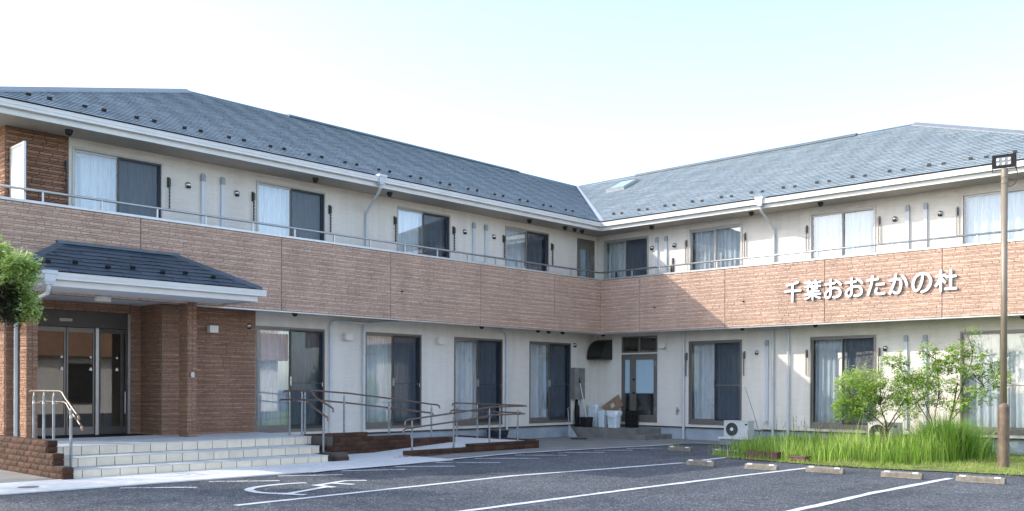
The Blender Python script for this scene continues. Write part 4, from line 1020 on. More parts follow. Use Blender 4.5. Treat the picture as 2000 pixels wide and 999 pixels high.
# ------------------------------------------------------------------ handrails
def handrail(label, path1, path2, posts, base=PZ, out=(0, 0)):
    c = Vector(posts[0][0:3]); t = thing('handrail', label, 'handrail', (c.x, c.y, c.z), 'brown two-bar handrails on steel posts')
    for P in (path1, path2):
        mb = MB(); mb.tube(P[1:-1], .019, 10); mb.build('rail', 'rail_brown', t, smooth=True)
        for e_ in (P[:2], P[-2:]):
            mb = MB(); mb.tube(e_, .0205, 10); mb.build('rail_end', 'rail_end', t, smooth=True)
    for (x, y, z0, zt, zm) in posts:
        mb = MB(); mb.tube([(x, y, z0), (x, y, zt-.085)], .0215, 12); mb.tube([(x, y, z0), (x, y, z0+.012)], .03, 12)
        ps = mb.build('post', 'post', t, smooth=False)
        mb = MB(); mb.tube([(x, y, zt-.085), (x, y, zt-.05)], .015, 10); mb.tube([(x, y, zt-.05), (x, y, zt-.015)], .009, 8); mb.build('bracket', 'steel', ps); mb = MB(); mb.tube([(x, y, zm-.035), (x, y, zm+.01)], .026, 12)
        mb.tube([(x, y, zm-.02), (x+out[0], y+out[1], zm-.02), (x+out[0], y+out[1], zm-.0)], .009, 8); mb.build('side_bracket', 'steel', ps)
    return t
X = -11.12
u = [(X, -.40, 1.355), (X, -.46, 1.375), (X, -.8, 1.378), (X, -1.33, 1.378), (X, -1.42, 1.35), (X, -1.55, 1.24), (X, -2.06, 1.06), (X, -2.12, 1.03), (X, -2.12, .96)]
xo = X-.07
l_ = [(xo, -.36, 1.175), (xo, -.42, 1.195), (xo, -.8, 1.198), (xo, -1.28, 1.198), (xo, -1.36, 1.17), (xo, -1.5, 1.07), (xo, -1.98, .88), (xo, -2.04, .86), (xo, -2.04, .79)]
handrail('brown handrail at the right end of the entrance steps', u, l_, [(X, -.62, PZ, 1.375, 1.19), (X, -1.06, PZ, 1.375, 1.19), (X, -1.80, .146, 1.15, .97)], out=(-.07, 0))
X = -16.02; xo = X+.07
u = [(X, -.12, 1.35), (X, -.16, 1.372), (X, -.6, 1.375), (X, -1.42, 1.375), (X, -1.52, 1.35), (X, -1.64, 1.26), (X, -2.08, 1.02), (X, -2.15, .99), (X, -2.16, .92)]
l_ = [(xo, -.40, 1.17), (xo, -.44, 1.192), (xo, -.8, 1.195), (xo, -1.42, 1.195), (xo, -1.52, 1.17), (xo, -1.62, 1.09), (xo, -2.04, .85), (xo, -2.11, .82), (xo, -2.12, .75)]
handrail('brown handrail at the left end of the entrance steps', u, l_, [(X, -.30, PZ, 1.375, 1.19), (X, -.74, PZ, 1.375, 1.19), (X, -1.16, PZ, 1.375, 1.19), (X, -1.86, .146, 1.16, .98)], out=(.07, 0))
Y = -.87; yo = Y+.07
u = [(-11.05, Y, 1.35), (-11.0, Y, 1.378), (-10.6, Y, 1.378), (-9.8, Y, 1.325), (-8.6, Y, 1.20), (-7.5, Y, 1.075), (-7.28, Y, 1.055), (-7.2, Y, 1.03), (-7.18, Y, .97)]
l_ = [(-11.05, yo, 1.16), (-11.0, yo, 1.185), (-10.6, yo, 1.185), (-9.8, yo, 1.12), (-8.6, yo, .995), (-7.5, yo, .875), (-7.40, yo, .86), (-7.33, yo, .84), (-7.30, yo, .78)]
handrail('long sloping brown handrail along the upper leg of the ramp', u, l_, [(-10.92, Y, .47, 1.375, 1.18), (-9.93, Y, .47, 1.335, 1.14), (-8.70, Y, .38, 1.205, 1.01), (-7.44, Y, .29, 1.065, .87)], out=(0, .07))
Y = -2.09; yo = Y-.06
u = [(-9.27, Y, .66), (-9.26, Y, .74), (-9.19, Y, .775), (-8.6, Y, .83), (-7.6, Y, .92), (-6.95, Y, .985), (-6.7, Y, 1.012), (-5.9, Y, 1.022), (-5.6, Y, 1.026), (-5.5, Y, 1.026)]
l_ = [(-9.36, yo, .49), (-9.35, yo, .56), (-9.28, yo, .595), (-8.6, yo, .65), (-7.6, yo, .73), (-6.95, yo, .80), (-6.7, yo, .83), (-5.9, yo, .84), (-5.7, yo, .845), (-5.62, yo, .845)]
handrail('brown handrail on the outer curb of the ramp, rising to the right', u, l_, [(-9.07, Y, .13, .795, .61), (-7.87, Y, .13, .90, .71), (-6.75, Y, .2, 1.005, .82), (-5.80, Y, .2, 1.02, .84)], out=(0, -.06))
X = -5.33; xo = X-.06
u = [(X, 1.0-.32, .98), (X, .66, 1.04), (X, .58, 1.06), (X, -.4, 1.05), (X, -1.5, 1.035), (X, -1.78, 1.03), (X, -1.86, 1.028), (X, -1.92, 1.028)]
l_ = [(xo, .70, .80), (xo, .66, .86), (xo, .58, .875), (xo, -.4, .865), (xo, -1.5, .855), (xo, -1.7, .853), (xo, -1.78, .853), (xo, -1.84, .852)]
handrail('brown handrail closing the far end of the ramp landing', u, l_, [(X, .5, .18, 1.055, .86), (X, -.25, .18, 1.05, .86), (X, -1.05, .18, 1.04, .85)], out=(-.06, 0))

# ------------------------------------------------------------------ things in the corner
cs = thing('concrete_step', 'grey concrete landing with one lower step at the service door', 'step', (0, -.4, 0))
mb = MB(); mb.box(-.40, .8, -1.60, .76, 0, .30); mb.build('landing_block', 'step_concrete', cs)
mb = MB(); mb.box(-.46, .8, -1.98, -1.601, 0, .145); mb.build('lower_step', 'step_concrete', cs)
hd = thing('vent_hood', 'large dark metal exhaust hood high in the inner corner', 'hood', (.5, .4, 2.3))
mb = MB(); cv = [(.30, 2.32), (.30, 2.42)]+[(.30+.5*(1-math.cos(q)), 2.42+.50*math.sin(q)) for q in (.3, .6, .9, 1.2, 1.5)]+[(.8, 2.93), (.8, 2.32)]
n = len(cv); mb.v += [(a, .16, b) for a, b in cv]+[(a, .74, b) for a, b in cv]; mb.f += [tuple(range(n)), tuple(reversed(range(n, 2*n)))]+[(i, i+n, (i+1) % n+n, (i+1) % n) for i in range(n)]; mb.t += [.5]*(n+2)
mb.build('hood_body', simple('hood_metal', (.035, .033, .030), .45, .4), hd)
mb = MB(); mb.box(.296, .299, .2, .7, 2.33, 2.42); mb.build('hood_opening', 'rubber', hd)
mt = thing('meter_box', 'grey metal meter cabinet on the cream wall above two short pipes', 'cabinet', (-.2, .7, 1.1))
mb = MB(); mb.box(-.42, .05, .62, .795, 1.12, 2.06); mb.build('cabinet', simple('cabinet_grey', (.30, .29, .27), .4, .3), mt)
mb = MB(); mb.box(-.22, .04, .605, .62, 1.60, 2.02); mb.box(-.22, .04, .605, .62, 1.15, 1.55); mb.build('cabinet_door', simple('cabinet_door_grey', (.24, .235, .225), .35, .3), mt)
mb = MB(); mb.box(-.25, -.225, .60, .62, 1.14, 1.54); mb.box(-.25, -.228, .60, .62, 1.6, 2.02); mb.build('cabinet_edge', 'steel', mt)
mb = MB()
for x in (-.10, -.0): mb.tube([(x, .73, 1.12), (x, .73, .31)], .022, 8)
mb.tube([(.08, .72, .31), (.08, .72, .55), (.10, .70, .62), (.15, .70, .62), (.17, .72, .55), (.17, .72, .31)], .02, 8); mb.build('pipe', 'pipe', mt)
def tub(name, label, x, y, sx, sy, h, mat, z=.3, taper=.86, n=4, group=None, rim=True, lid=None):
    t = thing(name, label, 'bin', (x, y, z), group)
    mb = MB(); ring = []
    k = 24
    def sup(s, zz, sc_):
        r_ = []
        for i in range(k):
            q = 2*math.pi*i/k; c, s_ = math.cos(q), math.sin(q); e_ = .35
            r_.append((x+sx/2*sc_*math.copysign(abs(c)**e_, c), y+sy/2*sc_*math.copysign(abs(s_)**e_, s_), zz))
        return r_
    lv = [(z, taper), (z+h*.5, (1+taper)/2), (z+h, 1.0), (z+h, .94), (z+h*.3, .84)]
    for zz, s_ in lv: ring.append(len(mb.v)); mb.v += sup(0, zz, s_)
    for a, b in zip(ring, ring[1:]):
        for i in range(k): mb.f.append((a+i, a+(i+1) % k, b+(i+1) % k, b+i)); mb.t.append(.5)
    mb.f.append(tuple(ring[0]+i for i in reversed(range(k)))); mb.f.append(tuple(ring[-1]+i for i in range(k))); mb.t += [.5, .5]
    mb.build('bin_body', mat, t)
    mb = MB(); r0 = len(mb.v); mb.v += sup(0, z+h-.03, 1.03); mb.v += sup(0, z+h+.012, 1.06); mb.v += sup(0, z+h+.014, .95)
    for a, b in ((r0, r0+k), (r0+k, r0+2*k)):
        for i in range(k): mb.f.append((a+i, a+(i+1) % k, b+(i+1) % k, b+i)); mb.t.append(.5)
    mb.build('rim', mat, t)
    if lid:
        mb = MB(); r0 = 0; mb.v += sup(0, z+h+.012, 1.05); mb.v += sup(0, z+h+.05, .98); mb.f += [tuple(range(k)), tuple(range(k, 2*k))]+[(i, (i+1) % k, k+(i+1) % k, k+i) for i in range(k)]; mb.t += [.5]*(k+2)
        mb.build('lid', lid, t); mb = MB(); mb.tube([(x-.06, y, z+h+.05), (x-.05, y, z+h+.08), (x+.05, y, z+h+.08), (x+.06, y, z+h+.05)], .01, 6); mb.build('lid_handle', lid, t)
    return t
tub('storage_tub', 'large pale blue-grey lidded tub against the wall behind the smaller bins', .42, .48, .46, .40, .60, 'bin', lid='bin')
tub('waste_bin', 'small white square bin with a flap lid beside the bagged bin', .16, .02, .22, .26, .44, 'bin', lid='bag')
t = tub('waste_bin', 'white square bin lined with a plastic bag folded over its rim', .13, -.42, .30, .36, .46, 'bin')
mb = MB(); k = 30; rings = []
for j, (zz, sc_) in enumerate(((.79, .80), (.80, 1.02), (.76, 1.16), (.70, 1.17), (.655, 1.12))):
    rings.append(len(mb.v))
    for i in range(k):
        q = 2*math.pi*i/k; c, s_ = math.cos(q), math.sin(q); e_ = .45; dr_ = 1+.03*math.sin(7*q+j)+(.0 if j < 4 else 0)
        drop = (.07*max(0, math.sin(q*2+1.1)) if j >= 3 else 0)
        mb.v.append((.13+.15*sc_*dr_*math.copysign(abs(c)**e_, c), -.42+.18*sc_*dr_*math.copysign(abs(s_)**e_, s_), zz-drop))
for a, b in zip(rings, rings[1:]):
    for i in range(k): mb.f.append((a+i, a+(i+1) % k, b+(i+1) % k, b+i)); mb.t.append(.5)
mb.build('bag_liner', 'bag', t, smooth=True)
tub('bucket', 'black rectangular bucket with a mop standing in it', -.12, .42, .30, .34, .28, 'black')['category'] = 'bucket'
t = thing('mop', 'white-handled mop standing in the black bucket', 'mop', (-.12, .42, .34))
mb = MB(); mb.tube([(-.10, .40, .50), (-.22, .58, 1.60)], .014, 8); mb.build('handle', 'white', t)
mb = MB(); mb.tube([(-.22, .58, 1.60), (-.235, .605, 1.77)], .018, 8); mb.build('grip', 'black', t)
mb = MB(); mb.box(-.20, .02, .33, .47, .42, .52); mb.build('mop_head', 'bag', t)
t = thing('crate', 'stack of black plastic crates beside the bagged bin', 'crates', (.58, -.73, .3))
for i in range(4):
    z = .3+i*.125; mb = MB(); frame = mb
    mb.box(.42, .74, -.86, -.6, z, z+.01)
    for a in range(3): mb.box(.42, .43, -.86+a*.09, -.86+a*.09+.06, z+.01, z+.115); mb.box(.42+a*.108, .42+a*.108+.07, -.86, -.85, z+.01, z+.115)
    mb.box(.42, .74, -.86, -.848, z+.1, z+.12); mb.box(.42, .432, -.848, -.6, z+.1, z+.12); mb.box(.73, .74, -.848, -.6, z, z+.12); mb.box(.432, .73, -.61, -.6, z, z+.12); mb.build('crate_tier', 'black', t)
t = thing('cardboard_box', 'flattened brown cardboard box leaning behind the bins', 'cardboard', (.3, -.1, .8))
Rm = Matrix.Rotation(math.radians(-30), 3, 'X')
def cb(y0, y1, z0, z1, x): return [tuple(Vector((x, 0, 0))+Rm @ Vector((0, y, z))+Vector((0, -.10, .95))) for y, z in ((y0, z0), (y1, z0), (y1, z1), (y0, z1))]
mb = MB(); A = cb(-.42, .28, -.24, .12, .34); B = cb(-.42, .28, -.24, .12, .38); n = 0; mb.v += A+B; mb.f += [(0, 1, 2, 3), (7, 6, 5, 4)]+[(i, (i+1) % 4, 4+(i+1) % 4, 4+i) for i in range(4)]; mb.t += [.5]*6; mb.build('board', 'cardboard', t)
mb = MB(); mb.quad(*cb(-.16, -.02, -.12, .0, .336)); mb.build('shipping_label', 'tape', t)
t = thing('dustpan', 'long-handled grey metal dustpan standing against the plinth', 'dustpan', (-.80, .45, 0))
mb = MB(); mb.poly([(-.93, .42, .02), (-.60, .36, .02), (-.765, .55, .40)]); mb.poly([(-.93, .46, .02), (-.765, .57, .40), (-.60, .40, .02)]); mb.quad((-.93, .42, .02), (-.765, .55, .40), (-.765, .57, .40), (-.93, .46, .02)); mb.quad((-.60, .36, .02), (-.60, .40, .02), (-.765, .57, .40), (-.765, .55, .40)); mb.poly([(-.93, .42, .018), (-.60, .36, .018), (-.60, .40, .018), (-.93, .46, .018)]); mb.build('pan', simple('sheet_steel', (.45, .47, .50), .4, .3), t)
mb = MB(); mb.tube([(-.765, .56, .40), (-.76, .60, .86)], .009, 8); mb.tube([(-.80, .59, .84), (-.71, .61, .88)], .011, 8); mb.build('handle', 'alu', t)
t = thing('squeegee', 'black board leaning against the wall below the meter cabinet', 'board', (-.22, .66, .3))
mb = MB(); mb.poly([(-.37, .62, .31), (-.22, .60, .31), (-.06, .74, 1.10), (-.18, .76, 1.12), (-.30, .70, .75)]); mb.poly([(-.37, .65, .31), (-.30, .73, .75), (-.18, .79, 1.12), (-.06, .77, 1.10), (-.22, .63, .31)]); mb.build('board', 'black', t)
t.name = 'leaning_board'
# pot
t = thing('plant_pot', 'round dark glazed pot of red soil at the end of the ramp', 'pot', (-3.9, .42, .01))
mb = MB(); mb.lathe((-3.9, .42, .012), [(.18, 0), (.24, .08), (.285, .20), (.29, .27), (.315, .285), (.315, .31), (.27, .31), (.265, .28)], 28); mb.build('pot_body', 'pot', t, smooth=False)
mb = MB(); mb.lathe((-3.9, .42, .30), [(.27, 0), (.22, .02), (.1, .03), (.01, .032)], 24); mb.build('soil', 'soil', t)
mb = MB(); mb.poly([(-1.75, -.38, .017), (-1.35, -.62, .017), (-.68, -.02, .017), (-1.15, .2, .017)]); mb.build('drain_cover', 'rust', kind='structure', label='flat rusty drain cover in the concrete apron')

# ------------------------------------------------------------------ air conditioners
def ac(x, y1, y0, z0, h, label, stand=True):
    """front face looks to -x; y1 > y0"""
    t = thing('air_conditioner', label, 'air conditioner', (x, (y0+y1)/2, 0), 'outdoor air conditioner units')
    L_ = y1-y0; mb = MB(); mb.box(x, x+.30, y0, y1, z0, z0+h); mb.box(x-.012, x+.312, y0-.006, y1+.006, z0+h, z0+h+.02); b = mb.build('casing', 'ac', t)
    cy = y1-L_*.34; cz = z0+h*.5; r = h*.43
    mb = MB(); mb.lathe((x, cy, cz), [(r+.02, 0), (r+.02, -.012), (r, -.016), (r, -.004)], 32, 'x'); mb.build('fan_ring', 'ac', t)
    mb = MB(); mb.lathe((x-.003, cy, cz), [(r, 0), (r, -.002)], 32, 'x'); mb.build('fan_shadow', 'black', t)
    mb = MB()
    for rr in [r*(i+1)/8 for i in range(8)]:
        P = [(x-.014, cy+rr*math.cos(q*math.pi/12), cz+rr*math.sin(q*math.pi/12)) for q in range(25)]; mb.tube(P, .0028, 4, cap=False)
    for q in range(24): c, s = math.cos(q*math.pi/12+.1), math.sin(q*math.pi/12+.1); mb.tube([(x-.015, cy+.03*c, cz+.03*s), (x-.015, cy+r*math.cos(q*math.pi/12+.35), cz+r*math.sin(q*math.pi/12+.35))], .0026, 4)
    mb.build('fan_grille', 'ac_grille', t)
    mb = MB(); mb.lathe((x-.016, cy, cz), [(.045, 0), (.045, -.01), (.03, -.014)], 16, 'x'); mb.build('fan_hub', 'white', t)
    mb = MB(); mb.box(x-.008, x, y0+.01, y0+.13, z0+.02, z0+h-.02); mb.build('service_panel', 'ac', t)
    mb = MB(); mb.box(x-.01, x+.0, y0+.02, y0+.09, z0+h-.09, z0+h-.05); mb.build('grip', 'black', t)
    if stand:
        mb = MB(); mb.box(x-.10, x+.38, y0-.04, y1+.12, z0-.05, z0-.004); mb.build('stand_top', 'white', t)
        mb = MB(); mb.box(x-.06, x+.34, y0, y1+.08, -.0, z0-.05); mb.build('stand', simple('stand_block', (.26, .29, .31), .8), t)
    else:
        mb = MB(); mb.box(x+.02, x+.28, y0+.05, y0+.15, 0, z0); mb.box(x+.02, x+.28, y1-.15, y1-.05, 0, z0); mb.build('feet', 'black', t)
    return t
ac(-.55, -4.50, -5.20, .21, .40, 'white air conditioner unit on a blue-grey stand at the left edge of the grass')
ac(-.1, -8.10, -8.80, .16, .50, 'white air conditioner unit half hidden by the small tree', False)
t = thing('hose', 'thin white hose running from the air conditioner up into the pipe duct', 'hose', (.2, -5.2, .3)); mb = MB(); mb.tube(smoothpath([(-.25, -5.2, .42), (-.1, -5.28, .40), (.2, -5.22, .46), (.5, -5.05, .5), (.72, -5.0, .62)], 6), .014, 8); mb.build('hose_line', 'pipe', t)

# ------------------------------------------------------------------ wheel stops
def wheel_stop(x, ya, yb, label, rot=0.0):
    t = thing('wheel_stop', label, 'wheel stop', (x, (ya+yb)/2, .005), 'concrete wheel stops')
    L_ = abs(ya-yb); t.rotation_euler = (0, 0, rot)
    mb = MB(); n = 10; prof = [(-.075, 0), (-.07, .02), (-.045, .088), (-.035, .098), (.035, .098), (.045, .088), (.07, .02), (.075, 0)]
    rows = []
    for i in range(n+1):
        yy = -L_/2+L_*i/n; rows.append(len(mb.v)); tp = 1 if 0 < i < n else .93
        for (a, z) in prof: mb.v.append((a*tp+random.uniform(-.0015, .0015), yy, z*tp if z else 0))
    for a, b in zip(rows, rows[1:]):
        for i in range(7): mb.f.append((a+i, a+i+1, b+i+1, b+i)); mb.t.append(.5)
    mb.f.append(tuple(range(rows[0], rows[0]+8))); mb.f.append(tuple(reversed(range(rows[-1], rows[-1]+8)))); mb.t += [.5, .5]
    for k in range(3):
        zz = .028+k*.019; mb.box(-.0735+k*.008, -.062+k*.008, -L_/2+.07, L_/2-.07, zz, zz+.007)
    o = mb.build('body', 'wheelstop', t, org=t.location); 
    me = o.data
    for v_ in me.vertices: v_.co += Vector(t.location)
    o.location = (0, 0, 0)
    for s in (-1, 1):
        mb = MB(); yy = s*(L_/2-.10); mb.box(-.052, .0, yy-.045, yy+.045, .080, .1015); o = mb.build('reflector', 'reflector', t, org=t.location); o.location = (0, 0, 0)
        for v_ in o.data.vertices: v_.co += Vector(t.location)
    return t
wheel_stop(-3.5, -4.80, -5.42, 'worn wheel stop farthest back, nearest the service door steps')
wheel_stop(-3.68, -6.12, -6.80, 'wheel stop with its end buried in the left tip of the grass')
wheel_stop(-6.76, -7.42, -8.02, 'wheel stop just right of where the first stall line ends')
wheel_stop(-6.72, -8.64, -9.27, 'wheel stop in front of the brown planter, left of a stall line end')
wheel_stop(-6.53, -9.73, -10.40, 'wheel stop just right of the middle stall line end')
wheel_stop(-6.52, -11.05, -11.71, 'wheel stop left of the stall line nearest the lamp pole')
wheel_stop(-6.44, -12.21, -12.92, 'wheel stop at the right edge, in front of the lamp pole')

# ------------------------------------------------------------------ lamp pole
t = thing('lamp_pole', 'tall tan steel pole with a black floodlight on top, on the lawn', 'lamp post', (-3.1, -11.93, 0))
LX, LY = -3.1, -11.93
M['pole'] = simple('pole_paint', (.27, .225, .165), .45, .2, var=.12, scale=3); M['pole_base'] = simple('pole_base_paint', (.175, .125, .088), .5, .2, var=.3, scale=9, bump=.2)
mb = MB(); mb.tube([(LX, LY, 1.2), (LX, LY, 5.42)], .056, 20); mb.build('shaft', 'pole', t, smooth=True)
mb = MB(); mb.tube([(LX, LY, 5.40), (LX, LY, 5.56)], .062, 20); mb.tube([(LX, LY, 5.29), (LX, LY, 5.31)], .066, 20); mb.build('collar', 'pole', t)
mb = MB(); mb.tube([(LX, LY, 0), (LX, LY, 1.13)], .10, 24); mb.tube([(LX, LY, 1.13), (LX, LY, 1.19)], .10, 24, .06); mb.tube([(LX, LY, .69), (LX, LY, .71)], .104, 24); mb.tube([(LX, LY, 0), (LX, LY, .025)], .13, 24); mb.build('sleeve', 'pole_base', t)
# floodlight, turned towards the parking
fl = MB(); Rz = Matrix.Rotation(math.radians(8), 3, 'Z') @ Matrix.Rotation(math.radians(-12), 3, 'Y')
def FP(x, y, z): return tuple(Vector((LX-.03, LY, 5.70))+Rz @ Vector((x, y, z)))
def fbox(mb, x0, x1, y0, y1, z0, z1):
    n = len(mb.v); mb.v += [FP(x, y, z) for z in (z0, z1) for x, y in ((x0, y0), (x1, y0), (x1, y1), (x0, y1))]
    mb.f += [(n, n+3, n+2, n+1), (n+4, n+5, n+6, n+7), (n, n+1, n+5, n+4), (n+1, n+2, n+6, n+5), (n+2, n+3, n+7, n+6), (n+3, n, n+4, n+7)]; mb.t += [.5]*6
fbox(fl, -.05, .03, -.19, .19, -.13, .12)
for i in range(5): fbox(fl, .03, .08, -.15+i*.075, -.145+i*.075, -.1, .1)
fh = fl.build('floodlight', 'black', t)
mb = MB(); fbox(mb, -.056, -.0505, -.125, .125, -.075, .065); mb.build('lens', simple('lens_glass', (.30, .31, .32), .2), fh)
mb = MB()
for i in range(3):
    for j in range(2):
        c = FP(-.0565, -.095+i*.095, -.045+j*.08); mb.lathe(c, [(.026, -.002), (.02, -.006), (.012, -.003)], 12, 'x')
mb.build('led_cup', 'reflector', fh)
mb = MB(); fbox(mb, -.01, .02, -.205, -.195, -.19, .14); fbox(mb, -.01, .02, .195, .205, -.19, .05); fbox(mb, -.01, .02, -.2, .2, -.20, -.19); mb.build('bracket', 'black', t)
mb = MB(); mb.tube(smoothpath([(LX, LY-.17, 5.60), (LX, LY-.22, 5.45), (LX, LY-.19, 5.28), (LX, LY-.1, 5.22), (LX, LY-.05, 5.25)], 6), .007, 6); mb.build('cable', 'black', t)

# ------------------------------------------------------------------ vegetation
def blade(mb, x, y, z, h, lean, az, wd, tint, seg=3):
    dx, dy = math.cos(az), math.sin(az); sx, sy = -math.sin(az+.7)*wd, math.cos(az+.7)*wd; n = len(mb.v)
    for i in range(seg):
        u = i/seg; o = lean*h*u*u; w_ = 1-u*.75
        zz = z+h*(u-.35*lean*u*u)
        mb.v += [(x+dx*o-sx*w_, y+dy*o-sy*w_, zz), (x+dx*o+sx*w_, y+dy*o+sy*w_, zz)]
    mb.v.append((x+dx*lean*h, y+dy*lean*h, z+h*(1-.35*lean)))
    for i in range(seg-1): mb.f.append((n+2*i, n+2*i+1, n+2*i+3, n+2*i+2)); mb.t.append(tint)
    mb.f.append((n+2*seg-2, n+2*seg-1, n+2*seg)); mb.t.append(tint)
rnd = random.Random(77)
def inpoly(x, y, P):
    c = False; j = len(P)-1
    for i in range(len(P)):
        if (P[i][1] > y) != (P[j][1] > y) and x < (P[j][0]-P[i][0])*(y-P[i][1])/(P[j][1]-P[i][1])+P[i][0]: c = not c
        j = i
    return c
# short lawn
mb = MB(); n = 0
while n < 26000:
    x, y = rnd.uniform(-5.3, .7), rnd.uniform(-15, -6.3)
    if not inpoly(x+rnd.gauss(0, .09), y+rnd.gauss(0, .09), lawnpoly): continue
    k = noise.noise(Vector((x*1.3, y*1.3, 0)))
    if rnd.random() > .75+k*1.2: n += 1; continue
    blade(mb, x, y, .01, rnd.uniform(.03, .11)*(1.1+k), rnd.uniform(.2, 1.1), rnd.uniform(0, 6.28), .005, min(1, max(0.02, .5+k+rnd.gauss(0, .25))), 2); n += 1
mb.build('lawn_grass', 'lawn', kind='stuff', label='short patchy yellow-green grass around the lamp pole', cat='grass')
# tall weeds
tallpoly = [(-3.6, -6.5), (-4.25, -6.9), (-4.5, -7.9), (-4.45, -9.2), (-4.1, -10.2), (-3.1, -10.9), (.2, -10.9), (.4, -6.6), (-1, -5.6)]
mb = MB(); n = 0
tries = 0
while n < 9500:
    x, y = rnd.uniform(-4.6, .5), rnd.uniform(-11, -5.5)
    if not inpoly(x+rnd.gauss(0, .1), y+rnd.gauss(0, .1), tallpoly): continue
    k = noise.noise(Vector((x*1.1+5, y*1.1, 0))); k2 = noise.noise(Vector((x*4, y*4, 3)))
    h = .34+.14*k+.26*k2+rnd.gauss(0, .09)+.09*max(0, -y-8.3)
    if y > -6.9: h *= .62+.3*(-y-5.5)/1.4
    if rnd.random() < .05: h *= 1.5
    if k2 < -.18 and rnd.random() < .55: n += 1; continue
    h = max(.12, h)
    blade(mb, x, y, .01, h, abs(rnd.gauss(.12, .16)), rnd.uniform(0, 6.28), rnd.uniform(.004, .011), min(1, max(.02, .45+k*.7+rnd.gauss(0, .3))), 3); n += 1
mb.build('tall_grass', 'grass', kind='stuff', label='bright green knee-high weeds between the wheel stops and the wall', cat='grass')
# plume grass clump
t = thing('ornamental_grass', 'big arching clump of plume grass left of the lamp pole', 'grass clump', (-2.2, -10.6, 0))
mb = MB()
for i in range(2600):
    a = rnd.uniform(0, 6.28); r = abs(rnd.gauss(0, .30)); x, y = -2.1+r*math.cos(a)*1.0, -10.55+r*math.sin(a)*1.15
    az = a+rnd.gauss(0, .5); blade(mb, x, y, 0, rnd.uniform(.55, 1.15)*(1-.25*min(1, r)), min(1.15, abs(rnd.gauss(.38, .25))), az, rnd.uniform(.004, .010), min(1, max(.02, rnd.gauss(.40, .3))), 4)
mb.build('blades', 'plume', t, kind='stuff')
mb = MB()
for i in range(46):
    a = rnd.uniform(0, 6.28); h = rnd.uniform(1.0, 1.35); ln = rnd.uniform(.1, .7); x, y = -2.1+.1*math.cos(a), -10.55+.1*math.sin(a)
    P = [(x+math.cos(a)*ln*u*u, y+math.sin(a)*ln*u*u, h*(u-.25*ln*u*u)) for u in (0, .25, .5, .75, 1)]; mb.tube(P, .003, 4, .0015)
mb.build('flower_stalk', simple('dry_stalk', (.20, .17, .09), .8), t, kind='stuff')
# dry stalks in the weeds
t = thing('dry_stalk', 'tall thin dead stalk leaning beside the duct near the air conditioner', 'stalk', (-.2, -5.0, 0)); mb = MB(); mb.tube([(.05, -5.25, .1), (-.0, -5.05, .8), (-.05, -4.82, 1.5)], .008, 6, .004); mb.build('stalk', 'stem', t)
mb = MB()
for i in range(70):
    x, y = rnd.uniform(-3.8, -.5), rnd.uniform(-10.2, -6.6); h = rnd.uniform(.55, .95); a = rnd.uniform(0, 6.28); l_ = rnd.uniform(0, .15)
    mb.tube([(x, y, .02), (x+l_*.4*math.cos(a), y+l_*.4*math.sin(a), h*.6), (x+l_*math.cos(a), y+l_*math.sin(a), h)], .0035, 4, .0015)
    for k in range(3): blade(mb, x+l_*math.cos(a)*.9, y+l_*math.sin(a)*.9, h*.93-.04*k, .07, .6, rnd.uniform(0, 6.28), .006, .5, 2)
mb.build('weed_stalk', simple('brown_weed_stalk', (.16, .12, .07), .8, var=.3), kind='stuff', label='thin brown seed stalks standing out of the tall weeds', cat='weeds')
# planter boxes hidden in the weeds
for (x, y0, y1, h, lab) in ((-4.35, -8.05, -7.35, .15, 'long brown plastic planter overgrown by weeds at the left'), (-4.55, -8.75, -8.4, .11, 'short brown planter end showing under the weeds')):
    t = thing('planter', lab, 'planter', (x, (y0+y1)/2, 0)); mb = MB(); mb.box(x-.08, x+.12, y0, y1, .01, h); mb.build('planter_box', 'redbrown', t)
    mb = MB(); mb.box(x-.10, x-.075, y0-.02, y1+.02, h-.015, h+.012); mb.box(x+.12, x+.14, y0-.02, y1+.02, h-.015, h+.012); mb.box(x-.075, x+.12, y0-.02, y0, h-.015, h+.012); mb.box(x-.075, x+.12, y1, y1+.02, h-.015, h+.012); mb.build('rim', 'redbrown', t)
# dead leaves at the ramp corner
mb = MB()
for i in range(420):
    x, y = -8.9+rnd.gauss(0, .35), -2.25-abs(rnd.gauss(0, .09)); a = rnd.uniform(0, 6.28); s = rnd.uniform(.012, .03); z = .02+rnd.uniform(0, .02)
    mb.quad((x+s*math.cos(a), y+s*math.sin(a), z+.006), (x-s*.5*math.sin(a), y+s*.5*math.cos(a), z+rnd.uniform(0, .012)), (x-s*math.cos(a), y-s*math.sin(a), z), (x+s*.5*math.sin(a), y-s*.5*math.cos(a), z+rnd.uniform(0, .01)))
for i in range(40):
    x, y = rnd.uniform(-16, -11.4), rnd.uniform(-3.6, -2.35); s = rnd.uniform(.006, .014); a = rnd.uniform(0, 6.28)
    mb.quad((x+s*math.cos(a), y+s*math.sin(a), .026), (x-s*.6*math.sin(a), y+s*.6*math.cos(a), .032), (x-s*math.cos(a), y-s*math.sin(a), .025), (x+s*.6*math.sin(a), y-s*.6*math.cos(a), .027))
mb.build('leaf_litter', 'dry_leaf', kind='stuff', label='brown leaf litter at the low end of the ramp curb', cat='leaves')

